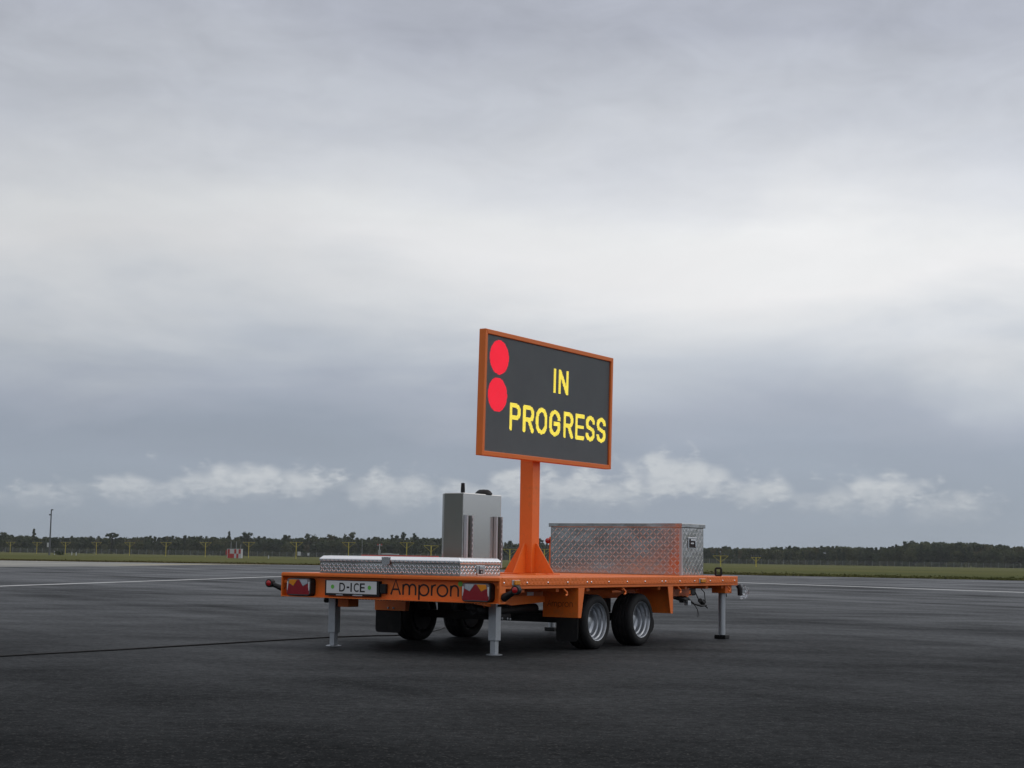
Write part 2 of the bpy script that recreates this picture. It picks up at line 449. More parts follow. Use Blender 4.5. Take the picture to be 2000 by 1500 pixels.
class MB:
    def __init__(self):
        self.v, self.f, self.mi = [], [], []
        self.cur = 0

    def add(self, vs_, fs_):
        o = len(self.v)
        self.v += [tuple(p) for p in vs_]
        for q in fs_:
            self.f.append(tuple(i + o for i in q))
            self.mi.append(self.cur)
        return self

    def box(self, x0, x1, y0, y1, z0, z1):
        return self.add([(x0, y0, z0), (x1, y0, z0), (x1, y1, z0), (x0, y1, z0), (x0, y0, z1), (x1, y0, z1), (x1, y1, z1), (x0, y1, z1)],
                        [(0, 3, 2, 1), (4, 5, 6, 7), (0, 1, 5, 4), (1, 2, 6, 5), (2, 3, 7, 6), (3, 0, 4, 7)])

    def beam(self, p, q, w, h):
        """square bar from p to q, w wide sideways and h high"""
        p, q = Vector(p), Vector(q)
        d = (q - p).normalized()
        s = d.cross(Vector((0, 0, 1)))
        if s.length < 1e-4:
            s = Vector((1, 0, 0))
        s.normalize()
        u = s.cross(d)
        vs_ = [a + s * sx * w / 2 + u * sz * h / 2 for a in (p, q) for sx, sz in ((-1, -1), (1, -1), (1, 1), (-1, 1))]
        return self.add(vs_, [(0, 1, 2, 3), (7, 6, 5, 4), (0, 4, 5, 1), (1, 5, 6, 2), (2, 6, 7, 3), (3, 7, 4, 0)])

    def prism(self, pts, axis, a, b):
        """polygon pts in the two other axes, extruded along axis from a to b"""
        def P(p, t):
            l = list(p)
            l.insert(axis, t)
            return l
        k = len(pts)
        vs_ = [P(p, a) for p in pts] + [P(p, b) for p in pts]
        return self.add(vs_, [tuple(range(k)), tuple(range(2 * k - 1, k - 1, -1))] + [(i, i + k, (i + 1) % k + k, (i + 1) % k) for i in range(k)])

    def tube(self, pts, r, seg=10, cap=True, r1=None):
        pts = [Vector(p) for p in pts]
        k = len(pts)
        rings = []
        prev = None
        for i, p in enumerate(pts):
            d = (pts[min(i + 1, k - 1)] - pts[max(i - 1, 0)]).normalized()
            if prev is None:
                s = d.cross(Vector((0, 0, 1)))
                if s.length < 1e-3:
                    s = d.cross(Vector((1, 0, 0)))
            else:
                s = prev - d * prev.dot(d)
            s.normalize()
            prev = s
            u = s.cross(d)
            rr = r if r1 is None else r + (r1 - r) * i / (k - 1)
            rings.append([p + (s * math.cos(2 * math.pi * j / seg) + u * math.sin(2 * math.pi * j / seg)) * rr for j in range(seg)])
        vs_ = [v for ring in rings for v in ring]
        fs_ = []
        for i in range(k - 1):
            for j in range(seg):
                a, b = i * seg + j, i * seg + (j + 1) % seg
                fs_.append((a, b, b + seg, a + seg))
        if cap:
            fs_.append(tuple(range(seg - 1, -1, -1)))
            fs_.append(tuple(range((k - 1) * seg, k * seg)))
        return self.add(vs_, fs_)

    def lathe(self, prof, centre, axis, seg=32, flip=1):
        """prof: (radius, offset along axis * flip)"""
        cx = Vector(centre)
        A = [Vector((1, 0, 0)), Vector((0, 1, 0)), Vector((0, 0, 1))]
        n_ = A[axis]
        s, u = A[(axis + 1) % 3], A[(axis + 2) % 3]
        vs_, fs_ = [], []
        for r, o in prof:
            for j in range(seg):
                t = 2 * math.pi * j / seg
                vs_.append(cx + n_ * o * flip + (s * math.cos(t) + u * math.sin(t)) * max(r, 1e-4))
        for i in range(len(prof) - 1):
            for j in range(seg):
                a, b = i * seg + j, i * seg + (j + 1) % seg
                fs_.append((a, b, b + seg, a + seg))
        return self.add(vs_, fs_)

    def lugs(self, org, du, dv, dn, w, h, pitch, ln, wd, ht, only=None):
        """raised tread-plate bars, turned alternately, on the rectangle org + du*w + dv*h"""
        org, du, dv, dn = Vector(org), Vector(du), Vector(dv), Vector(dn)
        nu, nv = int(w / pitch), int(h / pitch)
        mu, mv = (w - nu * pitch) / 2, (h - nv * pitch) / 2
        for i in range(nu):
            for j in range(nv):
                c = org + du * (mu + (i + .5) * pitch) + dv * (mv + (j + .5) * pitch)
                sg = 1 if (i + j) % 2 == 0 else -1
                a = (du + dv * sg).normalized()
                b = (dv - du * sg).normalized()
                vs_ = [c - a * ln / 2, c - b * wd / 2 - a * ln * .18, c - b * wd / 2 + a * ln * .18, c + a * ln / 2, c + b * wd / 2 + a * ln * .18, c + b * wd / 2 - a * ln * .18,
                       c - a * ln * .3 + dn * ht, c + a * ln * .3 + dn * ht]
                self.add(vs_, [(0, 1, 6), (1, 2, 7, 6), (2, 3, 7), (3, 4, 7), (4, 5, 6, 7), (5, 0, 6)])
        return self

    def build(self, name, material, parent=None, bevel=0.0, smooth=False, kind=None, seg=2):
        off = Vector(OFF.get(parent.name, (0, 0, 0))) if parent else Vector((0, 0, 0))
        me = bpy.data.meshes.new(name)
        me.from_pydata([tuple(Vector(p) - off) for p in self.v], [], self.f)
        mats = material if isinstance(material, (list, tuple)) else [material]
        for m_ in mats:
            me.materials.append(m_)
        if len(mats) > 1:
            me.polygons.foreach_set('material_index', self.mi)
        bm = bmesh.new()
        bm.from_mesh(me)
        bmesh.ops.recalc_face_normals(bm, faces=bm.faces)
        if bevel:
            es = [e for e in bm.edges if len(e.link_faces) == 2 and e.calc_face_angle(0) > R(35)]
            bmesh.ops.bevel(bm, geom=es, offset=bevel, segments=seg, profile=0.5, affect='EDGES', clamp_overlap=True)
        if smooth:
            for fc in bm.faces:
                fc.smooth = True
            for e in bm.edges:
                if len(e.link_faces) == 2 and e.calc_face_angle(0) > R(38):
                    e.smooth = False
        bm.to_mesh(me)
        bm.free()
        ob = bpy.data.objects.new(name, me)
        COL.objects.link(ob)
        if parent:
            ob.parent = parent
            OFF[ob.name] = tuple(off)
        if kind:
            ob['kind'] = kind
        return ob


def tag(o, label, cat, group=None):
    o['label'] = label
    o['category'] = cat
    if group:
        o['group'] = group
    return o


def share(name, me, parent, loc=(0, 0, 0)):
    """another object on existing mesh data"""
    o = bpy.data.objects.new(name, me)
    COL.objects.link(o)
    if parent:
        o.parent = parent
    o.location = loc
    return o


# trailer frame -> world
TX, TY, TA = -0.0695, 12.010, 0.9941
ca, sa = math.cos(TA), math.sin(TA)


def T2W(p):
    return Vector((TX + p[0] * ca - p[1] * sa, TY + p[0] * sa + p[1] * ca, p[2]))


def thing(name, label, cat, base, group=None, in_trailer=True):
    e = bpy.data.objects.new(name, None)
    e.empty_display_size = 0.2
    COL.objects.link(e)
    if in_trailer:
        e.location = T2W(base)
        e.rotation_euler = (0, 0, TA)
        OFF[e.name] = tuple(base)
    else:
        e.location = base
    tag(e, label, cat, group)
    return e


def sub_empty(name, parent):
    e = bpy.data.objects.new(name, None)
    e.empty_display_size = 0.1
    COL.objects.link(e)
    e.parent = parent
    OFF[e.name] = OFF[parent.name]
    return e


# ================================================================== GROUND
def ground_z(d):
    return float(np.interp(d, [0, 95, 130, 250, 400, 500, 667, 880, 1400, 6000], [-0.03, -0.03, -0.10, -0.5, -0.95, -1.2, -1.36, -1.56, -2.0, -6.0]))


ys = [-60, 20, 60, 80, 95, 110, 130, 160, 200, 250, 320, 400, 500, 667, 880, 1100, 1400, 2200, 3500, 6000]
xs = [-4000, -2000, -900, -500, -300, -200, -120, -60, -30, 0, 30, 60, 120, 200, 300, 500, 900, 2000, 4000]
b = MB()
b.v = [(x, y, ground_z(y)) for y in ys for x in xs]
nx = len(xs)
b.f = [(i * nx + j, i * nx + j + 1, (i + 1) * nx + j + 1, (i + 1) * nx + j) for i in range(len(ys) - 1) for j in range(nx - 1)]
b.mi = [0] * len(b.f)
grass_field = b.build('grass_field', M['grass'], smooth=True, kind='structure')

edge = [(-420, 96), (-120, 97), (-60, 97.5), (-32, 98), (-16.2, 99.6), (-10, 98.6), (-2, 91.5), (5, 84), (12, 80), (18, 77.3), (24.6, 74.3), (60, 58), (150, 18), (300, -50)]
pts = []
for (x0, y0), (x1, y1) in zip(edge[:-1], edge[1:]):
    k = max(1, int(math.hypot(x1 - x0, y1 - y0) / 1.2))
    for i in range(k):
        t = i / k
        pts.append((x0 + (x1 - x0) * t + random.gauss(0, .04), y0 + (y1 - y0) * t + random.gauss(0, .16)))
b = MB()
top = [(x, y, 0.0) for x, y in pts]
low = [(x, -60.0, 0.0) for x, y in pts]
k = len(pts)
b.v = top + low + [(x, y, -0.05) for x, y in pts]
b.f = [(i, i + k, i + k + 1, i + 1) for i in range(k - 1)] + [(i, i + 1, i + 2 * k + 1, i + 2 * k) for i in range(k - 1)]
b.mi = [0] * len(b.f)
apron = b.build('asphalt_apron', M['asphalt'], kind='structure')

def sheet(name, poly, z, m_, jag=0.0, step=1.0):
    q = []
    for (x0, y0), (x1, y1) in zip(poly, poly[1:] + poly[:1]):
        kk = max(1, int(math.hypot(x1 - x0, y1 - y0) / step))
        for i in range(kk):
            t = i / kk
            q.append((x0 + (x1 - x0) * t + random.gauss(0, jag * .4), y0 + (y1 - y0) * t + random.gauss(0, jag), z))
    bb = MB()
    bb.v = q
    bb.f = [tuple(range(len(q)))]
    bb.mi = [0]
    return bb.build(name, m_, kind='structure')


sheet('concrete_pavement', [(-90, 60), (-40, 62), (-21.3, 65), (-18.6, 74), (-17.6, 92.5), (-16.8, 98.6), (-40, 97.3), (-90, 96.8)], 0.004, M['concrete'], 0.12)
sheet('sand_strip', [(-21.2, 78), (-19.6, 79.5), (-18.3, 87), (-17.2, 93), (-14.6, 97.4), (-15.6, 98.2), (-18.4, 95), (-20.0, 86)], 0.008, M['sand'], 0.12, .5)


def line_strip(name, p, q, w, label):
    p, q = Vector(p), Vector(q)
    d = (q - p).normalized()
    s = Vector((-d.y, d.x))
    kk = int((q - p).length / 1.0)
    bb = MB()
    for i in range(kk + 1):
        c = p + (q - p) * i / kk
        for sg in (-1, 1):
            e = c + s * (w / 2 * sg + random.gauss(0, .008))
            bb.v.append((e.x, e.y, 0.004))
    bb.f = [(2 * i, 2 * i + 1, 2 * i + 3, 2 * i + 2) for i in range(kk)]
    bb.mi = [0] * kk
    return bb.build(name, M['paint'], kind='structure')


line_strip('painted_line', (-15.5, 2.0), (-1.6, 86.0), 0.25, '')
line_strip('painted_line', (3.0, 61.0), (75.0, -51.0), 0.55, '')

# rough grass along the edge of the pavement
N = 26000
tt = rng.random(N)
ex = np.array([p[0] for p in pts]); ey = np.array([p[1] for p in pts])
px_ = -45 + tt * 95
py_ = np.interp(px_, ex, ey) + rng.exponential(5.0, N) - 0.05
pz = np.array([ground_z(v) for v in py_])
hh = 0.05 + 0.10 * rng.random(N) * np.exp(-(py_ - np.interp(px_, ex, ey)) / 14)
ww = 0.05 + 0.12 * rng.random(N)
an = rng.random(N) * math.pi
tri = np.zeros((N, 3, 3))
tri[:, 0] = np.stack([px_ - ww * np.cos(an), py_ - ww * np.sin(an), pz - .02], 1)
tri[:, 1] = np.stack([px_ + ww * np.cos(an), py_ + ww * np.sin(an), pz - .02], 1)
tri[:, 2] = np.stack([px_ + rng.normal(0, .05, N), py_ + rng.normal(0, .05, N), pz + hh], 1)


def tri_mesh(name, tri_, m_):
    me = bpy.data.meshes.new(name)
    k_ = len(tri_)
    me.vertices.add(3 * k_)
    me.vertices.foreach_set('co', tri_.reshape(-1).astype(np.float32))
    me.loops.add(3 * k_)
    me.loops.foreach_set('vertex_index', np.arange(3 * k_, dtype=np.int32))
    me.polygons.add(k_)
    me.polygons.foreach_set('loop_start', np.arange(0, 3 * k_, 3, dtype=np.int32))
    me.update()
    me.validate()
    me.materials.append(m_)
    return me


gt = bpy.data.objects.new('grass_tufts', tri_mesh('grass_tufts', tri, M['grass']))
COL.objects.link(gt)
gt['kind'] = 'stuff'
tag(gt, 'rough tufts of grass along the edge of the asphalt', 'grass')

# ================================================================== TRAILER
L, W, ZD = 4.352, 2.221, 0.621
trailer = thing('flatbed_trailer', 'orange twin axle flatbed trailer on jack legs carrying the illuminated sign', 'trailer', (0, 0, 0))
OR, BK, GV = M['orange'], M['black'], M['galv']

# deck and rails
MB().box(0.004, L - .004, 0.004, W - .004, .603, ZD).build('deck', OR, trailer, bevel=.003)
dl = MB().lugs((.9, .03, ZD), (1, 0, 0), (0, 1, 0), (0, 0, 1), 3.4, 2.16, .05, .04, .012, .0016)
dl.build('deck_tread_pattern', OR, trailer, kind='stuff')
for yo, yi, nrm in ((-.004, .004, -1), (W + .004, W - .004, 1)):
    y0, y1 = min(yo, yi), max(yo, yi)
    sk = MB().box(.03, L - .02, y0, y1, .557, .619).build('side_skirt', OR, trailer, bevel=.002)
    if nrm < 0:
        MB().lugs((.03, yo, .56), (1, 0, 0), (0, 0, 1), (0, -1, 0), L - .05, .057, .0285, .030, .010, .0022).build('tread_pattern', OR, sk, kind='stuff')
    r0, r1 = (.004, .05) if nrm < 0 else (W - .05, W - .004)
    MB().box(.03, L, r0, r1, .531, .5565).build('side_rail', OR, trailer, bevel=.003)
    MB().box(.084, L - .05, .046 if nrm < 0 else W - .052, .052 if nrm < 0 else W - .046, .5566, .602).build('rail_web', OR, trailer)
# rivets along the near skirt
rv = MB().lathe([(.009, 0), (.009, .002), (.006, .005), (0, .006)], (0, 0, 0), 1, 8, -1)
first = None
for rx in (.052, .385, .70, 1.01, 1.33, 1.40, 1.70, 2.03, 2.36, 2.69, 2.76, 3.05, 3.36, 3.70, 3.98, 4.25):
    if first is None:
        first = rv.build('rivet', M['alu_bright'], trailer, smooth=True)
        first.location = (rx, -.0045, .578)
    else:
        share('rivet', first.data, trailer, (rx, -.0045, .578))

# rear channel
rc = MB()
rc.box(0, .085, 0, W, .5915, .6145)
rc.box(.062, .070, .012, W - .012, .425, .5915)
rc.box(.004, .070, .012, W - .012, .418, .425)
rc.box(.002, .085, 0, .012, .416, .5915)
rc.box(.002, .085, W - .012, W, .416, .5915)
rear = rc.build('rear_crossmember', OR, trailer, bevel=.0025)
MB().box(L - .03, L, .004, W - .004, .531, .6025).build('front_crossmember', OR, trailer, bevel=.004)
# small lip along the top of the rear channel
MB().lugs((-.0005, .03, .593), (0, 1, 0), (0, 0, 1), (-1, 0, 0), W - .06, .02, .02, .016, .006, .0012).build('rear_lip_tread_pattern', OR, rear, kind='stuff')
# knurled dark underside edge of the rear channel
sm = MB()
for i in range(52):
    y = 1.70 - i * .031
    sm.box(.0005, .010, y, y + .017, .4135, .4178)
sm.build('edge_drip_strip', M['dark_steel'], rear)

# chassis beams under the deck
for y in (.50, W - .50):
    bm_ = MB().box(.0705, 4.25, y - .035, y + .035, .415, .425).box(.0705, 4.25, y - .035, y + .035, .585, .6025).box(.0705, 4.25, y - .005, y + .005, .425, .585)
    bm_.build('chassis_beam', OR, trailer, bevel=.002)
for x in (.42, .95, 1.45, 2.07, 2.75, 3.3, 3.75, 4.1):
    MB().box(x - .025, x + .025, .056, .464, .50, .6025).box(x - .025, x + .025, .536, W - .536, .47, .6025).box(x - .025, x + .025, W - .464, W - .056, .50, .6025).build('crossbeam', M['orange'], trailer, bevel=.002)
# lower orange side beam with openings, visible in front of the near mudguard
sb = MB()
sb.prism([(.08, .415), (.40, .375), (1.19, .405), (1.19, .455), (.08, .475)], 1, .325, .345)
for x in (.10, .40, .78):
    sb.box(x, x + .05, .327, .343, .475, .6025)
sb.build('outrigger_beam', OR, trailer, bevel=.002)
# black hose box and perforated steel bracket below it
hb = MB()
hb.tube([(.25, .42, .36), (.40, .42, .345), (.6, .42, .34), (.9, .42, .345), (1.18, .42, .350)], .042, 12)
hb.tube([(.16, .40, .39), (.27, .42, .36)], .03, 10)
hb.build('cable_conduit', BK, trailer, smooth=True)
pb = MB().box(.42, .74, .37, .38, .265, .315)
pb = pb.build('perforated_bracket', M['dark_steel'], trailer, bevel=.002)
bt = MB().lathe([(.010, 0), (.010, .006), (.004, .010), (0, .010)], (0, 0, 0), 1, 8, -1).build('bolt', GV, trailer)
bt.location = (.455, .3695, .275)
for bx in (.52, .56, .60, .68, .72):
    share('bolt', bt.data, trailer, (bx, .3695, .275 + random.uniform(-.004, .008)))
# small pale conduit label between the beams
MB().box(.93, 1.03, .338, .342, .462, .492).build('white_label', M['white'], trailer)

# ---- tail lights
def tail_light(y0, y1, amber_outer_low_y):
    z0, z1 = .4285, .5755
    def rr(ya, yb, za, zb, r):
        p = []
        for cx, cz, a0 in ((yb - r, zb - r, 0), (ya + r, zb - r, 90), (ya + r, za + r, 180), (yb - r, za + r, 270)):
            for a in (0, 30, 60, 90):
                p.append((cx + r * math.cos(R(a0 + a)), cz + r * math.sin(R(a0 + a))))
        return p
    h = MB()
    h.prism(rr(y0, y1, z0, z1, .028), 0, -.006, .0615)
    light = h.build('tail_light', BK, trailer, bevel=.003)
    MB().prism(rr(y0 + .006, y1 - .006, z0 + .006, z1 - .006, .024), 0, -.0095, -.0062).build('lens_rim', M['lens_rim'], light)
    ym = (y0 + y1) / 2
    wd = y1 - y0
    ib, ia = y0 + .026, y1 - .026
    # red field with two wedges cut into its top
    red = MB()
    red.prism([(ib - .012, z0 + .012), (ia + .012, z0 + .012), (ia + .012, z0 + .035), (ia, z1 - .045), (ym + wd * .20, z1 - .070), (ym + .006, z1 - .012), (ym - .006, z1 - .012), (ym - wd * .20, z1 - .070), (ib, z1 - .045), (ib - .012, z0 + .035)], 0, -.0145, -.0097)
    red.build('red_lens', M['red_lens'], light, bevel=.0015)
    for sgn in (-1, 1):
        e = ia if sgn > 0 else ib
        w = MB().prism([(ym + sgn * .011, z1 - .013), (ym + sgn * wd * .20, z1 - .066), (e - sgn * .004, z1 - .043), (e - sgn * .012, z1 - .013)], 0, -.0145, -.0097)
        is_amber = (sgn > 0) == amber_outer_low_y
        w.build('amber_lens' if is_amber else 'clear_lens', M['amber'] if is_amber else M['clear'], light, bevel=.0015)
        s0, s1 = (ia + .004, ia + .016) if sgn > 0 else (ib - .016, ib - .004)
        MB().box(-.0135, -.0097, s0, s1, z0 + .045, z1 - .03).build('side_reflector_strip', M['white'], light, bevel=.001)
    return light


tail_light(.083, .352, False)
tail_light(1.888, 2.152, True)

# ---- number plate
pf = MB().box(.022, .0615, 1.190, 1.758, .4385, .5675)
plate = pf.build('number_plate', BK, trailer, bevel=.004)
MB().box(.019, .0215, 1.212, 1.740, .4585, .562).build('plate_face', M['white'], plate, bevel=.001)
for ya, yb in ((1.565, 1.635), (1.36, 1.46)):
    MB().box(.0205, .0215, ya, yb, .4415, .4515).build('frame_print', M['galv'], plate)
for yc in (1.672, 1.285):
    MB().lathe([(0, 0), (.017, 0), (.017, .002)], (.0185, yc, .512), 0, 16, -1).build('green_seal', M['green'], plate)


def text_tris(txt, offset=0.0):
    """triangles of a text, normalised so that its box is 0..1 wide and cap height 0..1"""
    cu = bpy.data.curves.new('t', 'FONT')
    cu.body = txt
    cu.offset = offset
    cu.resolution_u = 6
    o = bpy.data.objects.new('t', cu)
    COL.objects.link(o)
    bpy.context.view_layer.update()
    dg = bpy.context.evaluated_depsgraph_get()
    me = o.evaluated_get(dg).to_mesh()
    me.calc_loop_triangles()
    vv = np.array([v.co[:2] for v in me.vertices])
    tr = np.array([t.vertices[:] for t in me.loop_triangles])
    o.evaluated_get(dg).to_mesh_clear()
    bpy.data.objects.remove(o)
    bpy.data.curves.remove(cu)
    lo, hi = vv.min(0), vv.max(0)
    return (vv - lo) / (hi - lo), tr


# plate characters
def plate_text(chars, x, ztop, zbot, parent, m_):
    for ch, ya, yb in chars:
        bb = MB()
        if ch == '-':
            zc = (ztop + zbot) / 2
            bb.box(x - .0012, x, yb, ya, zc - .007, zc + .007)
        else:
            vv, tr = text_tris(ch, .012)
            vs_ = [(x - .0012, ya + (yb - ya) * p[0], zbot + (ztop - zbot) * p[1]) for p in vv]
            bb.add(vs_, [tuple(t) for t in tr])
        bb.build('plate_character', m_, parent)


plate_text([('D', 1.600, 1.540), ('-', 1.522, 1.495), ('I', 1.482, 1.468), ('C', 1.448, 1.396), ('E', 1.384, 1.332)], .0185, .546, .474, plate, M['ink'])
MB().box(.028, .0615, 1.128, 1.187, .466, .546).build('plate_lamp', BK, trailer, bevel=.006)


# ---- monoline lettering
def strokes_to_mesh(polys, wd, P, thick=.0012):
    """polys: polylines in (s, z); P maps (s, z, n) to 3-D"""
    bb = MB()
    for pl in polys:
        k_ = len(pl)
        vs_ = []
        for i, p in enumerate(pl):
            a = pl[max(i - 1, 0)]
            c = pl[min(i + 1, k_ - 1)]
            d = np.array(c, float) - np.array(a, float)
            d /= np.hypot(*d)
            nrm = np.array((-d[1], d[0])) * wd / 2
            vs_.append(P(p[0] - nrm[0], p[1] - nrm[1], 0))
            vs_.append(P(p[0] + nrm[0], p[1] + nrm[1], 0))
        bb.add(vs_, [(2 * i, 2 * i + 1, 2 * i + 3, 2 * i + 2) for i in range(k_ - 1)])
    return bb


def arc(cx, cy, rx, ry, a0, a1, k=14):
    return [(cx + rx * math.cos(R(a0 + (a1 - a0) * i / k)), cy + ry * math.sin(R(a0 + (a1 - a0) * i / k))) for i in range(k + 1)]


AMP = []       # letters of the firm name, cap height 1
AMP += [[(0, 0), (.36, 1), (.72, 0)], [(.14, .36), (.58, .36)]]
x0 = .92
AMP += [[(x0, 0), (x0, .72)], [(x0, .36)] + arc(x0 + .24, .45, .235, .27, 170, 0) + [(x0 + .475, 0)], [(x0 + .475, .40)] + arc(x0 + .71, .45, .235, .27, 170, 0) + [(x0 + .945, 0)]]
x1 = x0 + 1.20
AMP += [[(x1, -.30), (x1, .72)], arc(x1 + .36, .36, .355, .36, 0, 360, 28)]
x2 = x1 + .94
AMP += [[(x2, 0), (x2, .72)], [(x2, .36)] + arc(x2 + .26, .43, .26, .29, 175, 80)]
x3 = x2 + .42
AMP += [arc(x3 + .37, .36, .37, .37, 0, 360, 28)]
x4 = x3 + .98
AMP += [[(x4, 0), (x4, .72)], [(x4, .36)] + arc(x4 + .27, .43, .265, .29, 170, 0) + [(x4 + .535, 0)]]
AMPW = x4 + .535
sx_ = (1.097 - .432) / AMPW
strokes_to_mesh(AMP, .122, lambda s, z, k: (.0612, 1.097 - s * sx_, .462 + z * .118)).build('lettering', M['ink'], rear)
MB().lathe([(0, 0), (.022, 0), (.022, .0014)], (.0605, .412, .563), 0, 18, 1).build('logo_dot', M['green'], rear)

# ---- outline marker lamps on rubber arms
def marker_arm(pts, head, face, label_mat, r0=.026):
    a = MB().tube(pts, r0, 10, r1=.019).build('marker_arm', BK, trailer, smooth=True)
    hd = Vector(head)
    f = Vector(face).normalized()
    MB().tube([hd - f * .035, hd - f * .018, hd + f * .020], .036, 14).build('lamp_housing', BK, a, bevel=.006)
    MB().tube([hd + f * .0202, hd + f * .024, hd + f * .027], .024, 14, r1=.016).build('lamp_lens', label_mat, a, smooth=True)
    return a


marker_arm([(.05, W - .004, .475), (.03, W + .05, .495), (.01, W + .11, .520)], (.0, W + .125, .526), (-1, -.12, 0), M['red_bright'])
marker_arm([(.05, -.004, .465), (.04, -.06, .490), (.03, -.12, .515)], (.02, -.135, .528), (-1, -.12, 0), M['red_bright'], .034)
fa = MB().tube([(4.325, -.012, .53), (4.326, -.03, .50), (4.326, -.034, .43)], .026, 10).build('marker_arm', BK, trailer, smooth=True)
# crumpled clear film still wrapped round the front marker
fb = bmesh.new()
bmesh.ops.create_icosphere(fb, subdivisions=3, radius=1.0)
fm = MB()
for v in fb.verts:
    k_ = 1 + .22 * math.sin(7 * v.co.x + 3 * v.co.z) * math.cos(5 * v.co.y + 1)
    fm.v.append((4.375 + v.co.x * .055 * k_, -.045 + v.co.y * .05 * k_, .465 + v.co.z * .07 * k_))
fm.f = [tuple(v.index for v in f.verts) for f in fb.faces]
fm.mi = [0] * len(fm.f)
fb.free()
fm.build('plastic_wrap', M['film'], trailer)

# ---- amber side lamps
for xa, xb in ((.185, .265), (3.475, 3.575)):
    o = MB().box(xa - .022, xb + .012, -.0095, -.0045, .560, .601).build('side_lamp', GV, trailer, bevel=.002)
    MB().box(xa, xb, -.022, -.0098, .563, .599).build('amber_lens', M['amber'], o, bevel=.005)

# ---- rope hooks under the near rail
for hx in (.98, 1.98, 3.05, 4.13):
    MB().tube([(hx, .02, .532), (hx + .01, .012, .515), (hx + .035, .004, .497), (hx + .028, .0, .478), (hx, -.002, .470)], .008, 8).build('rope_hook', OR, trailer, smooth=True)
MB().beam((1.92, .10, .492), (2.08, .10, .492), .03, .02).build('hook_bar', OR, trailer, bevel=.002)

# ---- mudguards and flaps
def mudguard(side, xr, front):
    Y = (lambda y: y) if side > 0 else (lambda y: W - .07 - y)
    ya, yb = sorted((Y(.004), Y(.352)))
    d = 1 if not front else -1
    g = MB()
    g.box(min(xr, xr + d * .006), max(xr, xr + d * .006), ya, yb, .282, .530)
    p = [(xr + d * .0062, .282), (xr + d * .050, .282), (xr + d * .105, .530), (xr + d * .0062, .530)]
    y0, y1 = sorted((Y(.004), Y(.010)))
    g.prism(p, 1, y0, y1)
    y0, y1 = sorted((Y(.346), Y(.352)))
    g.prism(p, 1, y0, y1)
    o = g.build('mudguard', OR, trailer, bevel=.002)
    if not front:
        y0, y1 = sorted((Y(.012), Y(.222 if side > 0 else .30)))
        r = .03
        yc0, yc1 = y0 + r, y1 - r
        poly = [(y0, .30), (y0, .085 + r)] + [(yc0 - r * math.cos(R(a)), .085 + r - r * math.sin(R(a))) for a in (30, 60, 90)] + [(yc1 + r * math.sin(R(a)), .085 + r - r * math.cos(R(a))) for a in (0, 30, 60, 90)] + [(y1, .30)]
        MB().prism(poly, 0, xr + .008, xr + .016).build('mud_flap', M['rubber'], trailer)
    return o


mg = mudguard(1, 1.200, False)
mudguard(1, 2.930, True)
mgl = mudguard(-1, 1.200, False)
mudguard(-1, 2.930, True)
s2 = .245 / AMPW
strokes_to_mesh(AMP, .13, lambda s, z, k: (1.1992, .305 - s * s2, .372 + z * .050)).build('lettering', M['ink_faded'], mg)
for yb_ in (1.93, 1.99):
    o = share('bolt', bt.data, trailer, (1.199, yb_, .305))
    o.rotation_euler = (0, 0, R(-90))

# ---- wheels
tyre_prof = [(.152, .030), (.160, .012), (.172, .004), (.190, .000), (.208, .004), (.222, .012), (.230, .022), (.2345, .034), (.2345, .052), (.228, .054), (.228, .062), (.2345, .064), (.2345, .088), (.228, .090), (.228, .099), (.2345, .101),
             (.2345, .126), (.228, .128), (.228, .136), (.2345, .138), (.2345, .176), (.230, .190), (.215, .204), (.190, .212), (.165, .204), (.152, .185)]
rim_prof = [(.152, .170), (.1515, .036), (.1535, .026), (.1605, .020), (.1635, .012), (.1610, .006), (.1560, .008), (.1505, .020), (.1480, .034), (.1400, .040), (.1365, .050), (.1350, .074), (.1240, .080), (.1200, .090), (.1185, .112),
            (.1080, .122), (.0980, .126), (.0820, .118), (.0560, .110), (.0480, .112)]
hub_prof = [(.046, .126), (.046, .096), (.040, .088), (.030, .084), (.0, .082)]
tyre_me = rim_me = hub_me = nut_me = None
for side in (1, -1):
    for wx in (1.668, 2.470):
        wh = sub_empty('wheel', trailer)
        wh.location = (wx, .079 if side > 0 else W - .079, .2355)
        if side < 0:
            wh.rotation_euler = (0, 0, math.pi)
        if tyre_me is None:
            OFF[wh.name] = (0, 0, 0)
            t_ = MB().lathe(tyre_prof, (0, 0, 0), 1, 56).build('tyre', M['rubber'], wh, smooth=True)
            r_ = MB().lathe(rim_prof, (0, 0, 0), 1, 48).build('rim', M['rim'], wh, smooth=True)
            h_ = MB().lathe(hub_prof, (0, 0, 0), 1, 24).build('hub_cap', GV, wh, smooth=True)
            n0 = MB().lathe([(.010, .020), (.010, .002), (.006, -.002), (0, -.002)], (0, 0, 0), 1, 6).build('wheel_nut', M['alu_bright'], wh)
            d_ = MB().lathe([(0, .135), (.100, .135), (.118, .150), (.135, .165), (.138, .195), (.10, .200), (.0, .200)], (0, 0, 0), 1, 28).build('brake_drum', M['dark_steel'], wh, smooth=True)
            drum_me = d_.data
            tyre_me, rim_me, hub_me, nut_me = t_.data, r_.data, h_.data, n0.data
            n0.location = (.069, .106, 0)
            st = 1
        else:
            share('tyre', tyre_me, wh)
            share('rim', rim_me, wh)
            share('hub_cap', hub_me, wh)
            share('brake_drum', drum_me, wh)
            st = 0
        for i in range(st, 5):
            a = 2 * math.pi * i / 5
            share('wheel_nut', nut_me, wh, (.069 * math.cos(a), .106, .069 * math.sin(a)))
